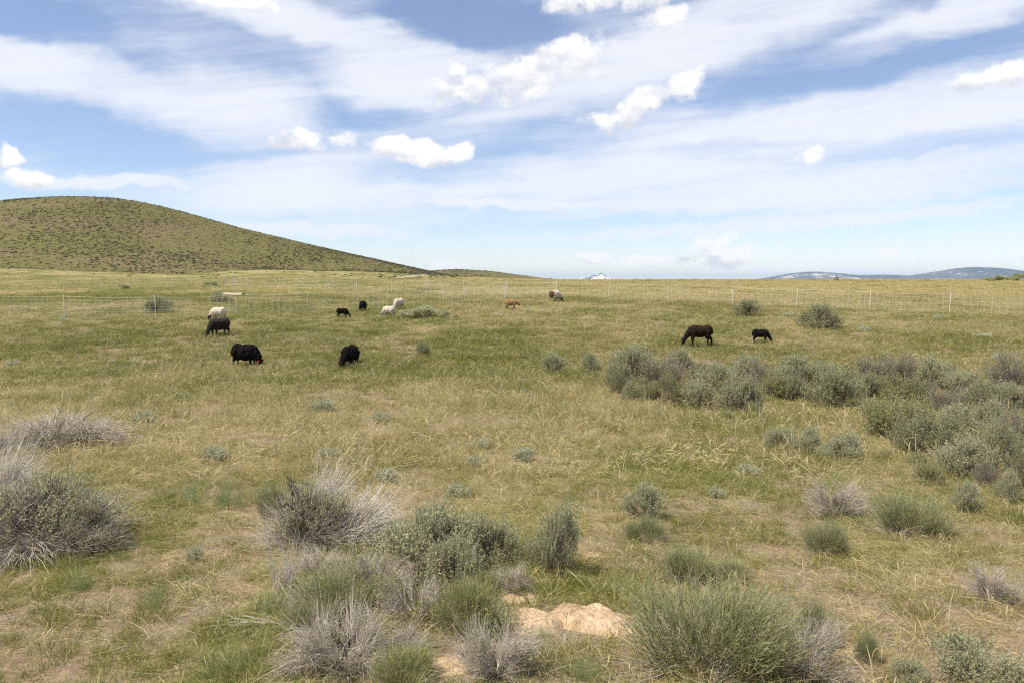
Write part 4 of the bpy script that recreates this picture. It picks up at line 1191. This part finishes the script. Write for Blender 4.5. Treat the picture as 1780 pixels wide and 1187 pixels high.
# ------------------------------------------------------------------ mountains
def mount_mat(name, snow, s0, s1):
    m, nt, out = new_mat(name)
    pos = geo_pos(nt)
    n = nz(nt, pos, .007, 6, .7); n2 = nz(nt, pos, .0011, 5, .6)
    c = mixc(nt, rmp(n2, .4, .6), (.055, .072, .095), (.10, .115, .13))  # dark forest and rock base pushed towards blue, painting in extra distance haze
    c = mixc(nt, rmp(n + (n2-.5)*.6, s0, s1), c, snow)
    finish(nt, out, c, .95, bump=n, bstr=.6, bdist=60., spec=.1)
    return m
def mountain(name, pxs, rows, Y, depth, mat, jag, label, seed):
    pxs = np.array(pxs, float); X0 = (pxs-890)/F*Y; Z0 = (487-np.array(rows, float))/F*Y
    nx, ny = 260, 60
    x = np.linspace(X0[0], X0[-1], nx); v = np.linspace(-1, 1, ny)
    gx_, gv = np.meshgrid(x, v)
    prof = smoothinterp(gx_, X0, Z0)
    f = np.where(gv < 0, sst(-1, 0, gv)**.8, 1-sst(0, 1, gv))
    nn = fbm(gx_*.0022*jag*jag+seed, gv*4*jag+seed, 5)-.5
    z = prof*(f + nn*.5*f*(1-f)*2) + 140*0 + (f-1)*60 + prof*nn*.10*jag
    vv = np.stack([gx_, Y+gv*depth, z+CAMZ], -1).reshape(-1, 3); idx = np.arange(nx*ny).reshape(ny, nx)
    fc = np.stack([idx[:-1, :-1], idx[:-1, 1:], idx[1:, 1:], idx[1:, :-1]], -1).reshape(-1, 4)
    b = Buf(); b.add(vv, fc); o = link(name, b.mesh(name, mat, True)); tag(o, kind='structure'); return o
mA = mount_mat('haze_tinted_forest_with_snow_patches', (.50, .48, .48), .57, .66)
mB = mount_mat('haze_tinted_snowy_rock', (.85, .85, .87), .50, .56)
mountain('mountains', [1300, 1335, 1370, 1405, 1440, 1480, 1530, 1580, 1610, 1640, 1665, 1690, 1715, 1740, 1765, 1790, 1840, 1950, 2100],
         [492, 484, 476.5, 472.5, 475, 479.5, 477.5, 480.5, 478, 471.5, 467, 464.5, 466, 470, 476.5, 480, 478, 483, 492], 14000, 2600, mA, 1., '', 3.)
mountain('snowy_mountains', [990, 1003, 1012, 1022, 1030, 1037, 1045, 1053, 1060, 1066, 1080], [497, 490, 482.5, 484.5, 477, 481.5, 473.5, 481.5, 484, 490, 497], 17000, 700, mB, 1.2, '', 8.)

# ------------------------------------------------------------------ haze
def haze():
    bm = bmesh.new(); bmesh.ops.create_cube(bm, size=1); me = bpy.data.meshes.new('haze'); bm.to_mesh(me); bm.free()
    o = link('haze', me)
    zlo = -70+CAMZ; zhi = 290+CAMZ
    o.scale = (110000, 42000, zhi-zlo); o.location = (0, 20500, (zlo+zhi)/2)
    m = bpy.data.materials.new('haze'); m.use_nodes = True; nt = m.node_tree; nt.nodes.clear()
    out = nt.nodes.new('ShaderNodeOutputMaterial'); pv = nt.nodes.new('ShaderNodeVolumePrincipled')
    pv.inputs['Color'].default_value = (.66, .82, 1., 1); pv.inputs['Density'].default_value = HAZE; pv.inputs['Anisotropy'].default_value = 0.
    nt.links.new(pv.outputs[0], out.inputs['Volume']); me.materials.append(m); tag(o, 'thin blue summer air over the plain', 'haze', kind='stuff')
HAZE = 2.9e-5
haze()

# ------------------------------------------------------------------ sky and sun
SUN_EL, SUN_AZ = R(60), R(-112)      # azimuth from +Y, clockwise
w = bpy.data.worlds.new('World'); scene.world = w; w.cycles.sampling_method = 'MANUAL'; w.cycles.sample_map_resolution = 256; w.use_nodes = True
nt = w.node_tree; nt.nodes.clear()
out = nt.nodes.new('ShaderNodeOutputWorld'); bg = nt.nodes.new('ShaderNodeBackground')
sky = nt.nodes.new('ShaderNodeTexSky'); sky.sky_type = 'NISHITA'; sky.sun_disc = False
sky.sun_elevation = SUN_EL; sky.sun_rotation = SUN_AZ; sky.altitude = 1800; sky.air_density = 1.; sky.dust_density = .6; sky.ozone_density = 1.6
tc = nt.nodes.new('ShaderNodeTexCoord').outputs['Generated']
sp = nt.nodes.new('ShaderNodeSeparateXYZ'); nt.links.new(tc, sp.inputs[0])
xx, yy, zz = (X(nt, sp.outputs[k]) for k in range(3))
az = xx._m('ARCTAN2', yy); el = zz._m('ARCSINE')
def azel(px, py):
    d = ray(px, py).normalized(); return math.atan2(d.x, d.y), math.asin(d.z)
dirv = tc
w1 = nz(nt, dirv, 9., 6, .6); w2 = nz(nt, comb(nt, az+7.3, el*1.4, 2.), 9., 6, .6)
fine = nz(nt, dirv, 30., 8, .68); fine2 = nz(nt, comb(nt, az, el*1.5+.012, 0.), 24., 6, .6); fine1 = nz(nt, comb(nt, az-.006, el*1.5, 0.), 24., 6, .6)
azw = az + (w1-.5)*.035; elw = el + (w2-.5)*.022
def warped(da, de):
    v = comb(nt, az+da, el+de, 0.)
    for sc_, am in ((13., .050), (34., .022)):
        n_ = nt.nodes.new('ShaderNodeTexNoise'); n_.inputs['Scale'].default_value = sc_; n_.inputs['Detail'].default_value = 3.
        nt.links.new(comb(nt, az+.7, el*1.4, sc_), n_.inputs['Vector'])
        m_ = nt.nodes.new('ShaderNodeVectorMath'); m_.operation = 'MULTIPLY_ADD'
        nt.links.new(n_.outputs['Color'], m_.inputs[0]); m_.inputs[1].default_value = (am, am*.62, 0); nt.links.new(v, m_.inputs[2])
        s_ = nt.nodes.new('ShaderNodeVectorMath'); s_.operation = 'SUBTRACT'; nt.links.new(m_.outputs[0], s_.inputs[0]); s_.inputs[1].default_value = (am*.5, am*.31, 0)
        v = s_.outputs[0]
    return v
P0 = warped(0., 0.); P1 = warped(.006, .011)
def blob(px, py, rx, ry, tilt=0., p=None):
    c = azel(px, py); k = (math.cos(math.atan((px-890)/F)))**2
    g = nt.nodes.new('ShaderNodeTexGradient'); g.gradient_type = 'SPHERICAL'; mp = g.texture_mapping
    mp.vector_type = 'TEXTURE'; mp.translation = (c[0], c[1], 0); mp.rotation = (0, 0, R(tilt))
    mp.scale = (rx/F*k*1.65, ry/F*k**.5*1.65, 1)
    nt.links.new(p or P0, g.inputs['Vector'])
    return X(nt, g.outputs['Fac'])
def field(lst, p=None):
    f = None
    for q in lst:
        b = blob(*q, p=p); f = b if f is None else f.max(b)
    r = (f*-1. + 1.)*1.65
    return (r*r)*-1. + 1.
CUM = [(835, 152, 86, 26, 4), (905, 138, 95, 40, 10), (985, 108, 78, 40, 18), (800, 118, 16, 14),
       (1062, 207, 48, 15, 5), (1120, 185, 75, 26, 20), (1185, 158, 44, 26, 25),
       (1040, 2, 105, 30), (1160, 36, 48, 26, 12), (555, 248, 76, 24, 2), (720, 264, 84, 20), (792, 263, 30, 15),
       (45, 306, 68, 15, 3), (8, 274, 17, 24), (1715, 135, 84, 23, 3), (1765, 122, 50, 22), (1412, 276, 36, 13, 5),
       (1238, 437, 62, 28, 5), (1300, 443, 84, 24), (1030, 449, 32, 9), (1555, 436, 34, 7), (765, 463, 32, 8),
       (395, 4, 84, 13)]
SOFT = [(1410, 470, 175, 11), (1125, 453, 56, 7), (880, 468, 26, 6), (700, 250, 60, 12), (1660, 474, 80, 6)]
cf = field(CUM); cf2 = field(CUM, P1)
med = nz(nt, comb(nt, az*1.0, el*1.5, 3.3), 16., 6, .6)
dens = cf*1.1 + .05 + (fine-.5)*3.8 + (med-.5)*3.6
calpha = rmp(dens, -.15, .95)
sf = field(SOFT); salpha = rmp(sf + (fine-.5)*2.6, -.5, .7)*.95
shade = rmp((fine2-nz(nt, comb(nt, az, el*1.5+.030, 0.), 24., 6, .6))*2.0 + (med-.5)*-1.4 + (cf-cf2)*.5 + .32, -.25, .75)
# cirrus veil: stretched, warped noise
ca = az*1. + (w1-.5)*.12; ce = el + az*.10*az + (w1-.5)*.022
st1 = nz(nt, comb(nt, ca*1.3, ce*8.0-az*.9, 1.3), 2.1, 8, .60, .2)
st2 = nz(nt, comb(nt, ca*2.2+3., ce*16.-az*2.2, 4.1), 2.4, 8, .66, .15)
st3 = nz(nt, comb(nt, ca*1.2+9., ce*3.2+az*.5, 7.), 2.6, 6, .55, .4)
WH = [(400, 185, 150, 62), (150, 140, 330, 40, -6), (1250, 60, 420, 50, 16), (1500, 215, 520, 60, 4), (600, 60, 260, 26, -8), (560, 320, 200, 42, 4), (180, 318, 150, 11, 2),
      (1050, 300, 420, 34, 2), (900, 350, 160, 9), (1400, 330, 420, 38, 3), (700, 130, 130, 60), (1650, 30, 240, 30, 14), (1250, 395, 500, 12, 3), (500, 400, 200, 12)]
BL = [(60, 35, 130, 34, -4), (90, 215, 150, 40, 4), (210, 268, 120, 34, 4), (1480, 118, 240, 32, 10), (830, 38, 150, 32, -4), (620, 195, 100, 24), (1560, 255, 240, 18, 2), (760, 300, 140, 20),
      (1290, 255, 130, 14), (60, 335, 120, 16), (1000, 395, 300, 14, 2), (900, 440, 500, 26), (1600, 400, 240, 10, 2)]
def softsum(lst): return rmp(field(lst), -1.1, 1.)
wh = softsum(WH); bl = softsum(BL)
veil = st1*.60 + st2*.48 + st3*.35 + wh*.38 - bl*.24 - .08 + (nz(nt, comb(nt, ca*2.+5., ce*34.-az*2., 8.), 3., 5, .5)-.5)*.30
cir = rmp(veil, .40, 1.12)*.90 + .08
hor = rmp(el, .0, .10)    # veil is thinner near the horizon
cir = (cir*(hor*.3+.7)*.94).clamp()
skyc = mixc(nt, 1., sky.outputs[0], (1.16, 1.12, 1.17), 'MULTIPLY')
SKM = 1.0
cirrus_col = (7.1, 7.35, 7.9)
c1 = mixc(nt, cir, skyc, cirrus_col)
ccol = mixc(nt, shade, (5.6, 5.85, 6.5), (8.2, 8.15, 8.1))
c2 = mixc(nt, salpha, c1, (8.2, 8.25, 8.4))
c3 = mixc(nt, calpha, c2, ccol)
nt.links.new(c3, bg.inputs[0]); bg.inputs[1].default_value = .1
nt.links.new(bg.outputs[0], out.inputs[0])

sl = bpy.data.lights.new('sun', 'SUN'); sl.energy = 5.0; sl.angle = R(.53); sl.color = (1., .935, .82)
so = bpy.data.objects.new('sun', sl); COL.objects.link(so)
sd = Vector((math.sin(SUN_AZ)*math.cos(SUN_EL), math.cos(SUN_AZ)*math.cos(SUN_EL), math.sin(SUN_EL)))
so.rotation_euler = sd.to_track_quat('Z', 'Y').to_euler()

# ------------------------------------------------------------------ camera
cam = bpy.data.cameras.new('camera'); cam.lens = 28.; cam.sensor_width = 36.; cam.clip_end = 200000; cam.clip_start = .1
co = bpy.data.objects.new('camera', cam); COL.objects.link(co)
co.location = (0, 0, CAMZ); co.rotation_euler = (R(90)-PITCH, 0, 0)
scene.camera = co
scene.view_settings.view_transform = 'Standard'; scene.view_settings.look = 'None'
scene.view_settings.exposure = .38; scene.view_settings.gamma = 1.
scene.cycles.max_bounces = 6; scene.cycles.diffuse_bounces = 3; scene.cycles.transparent_max_bounces = 8
scene.cycles.volume_bounces = 0
scene.cycles.use_denoising = False; scene.cycles.filter_width = 1.25
scene.cycles.use_light_tree = False
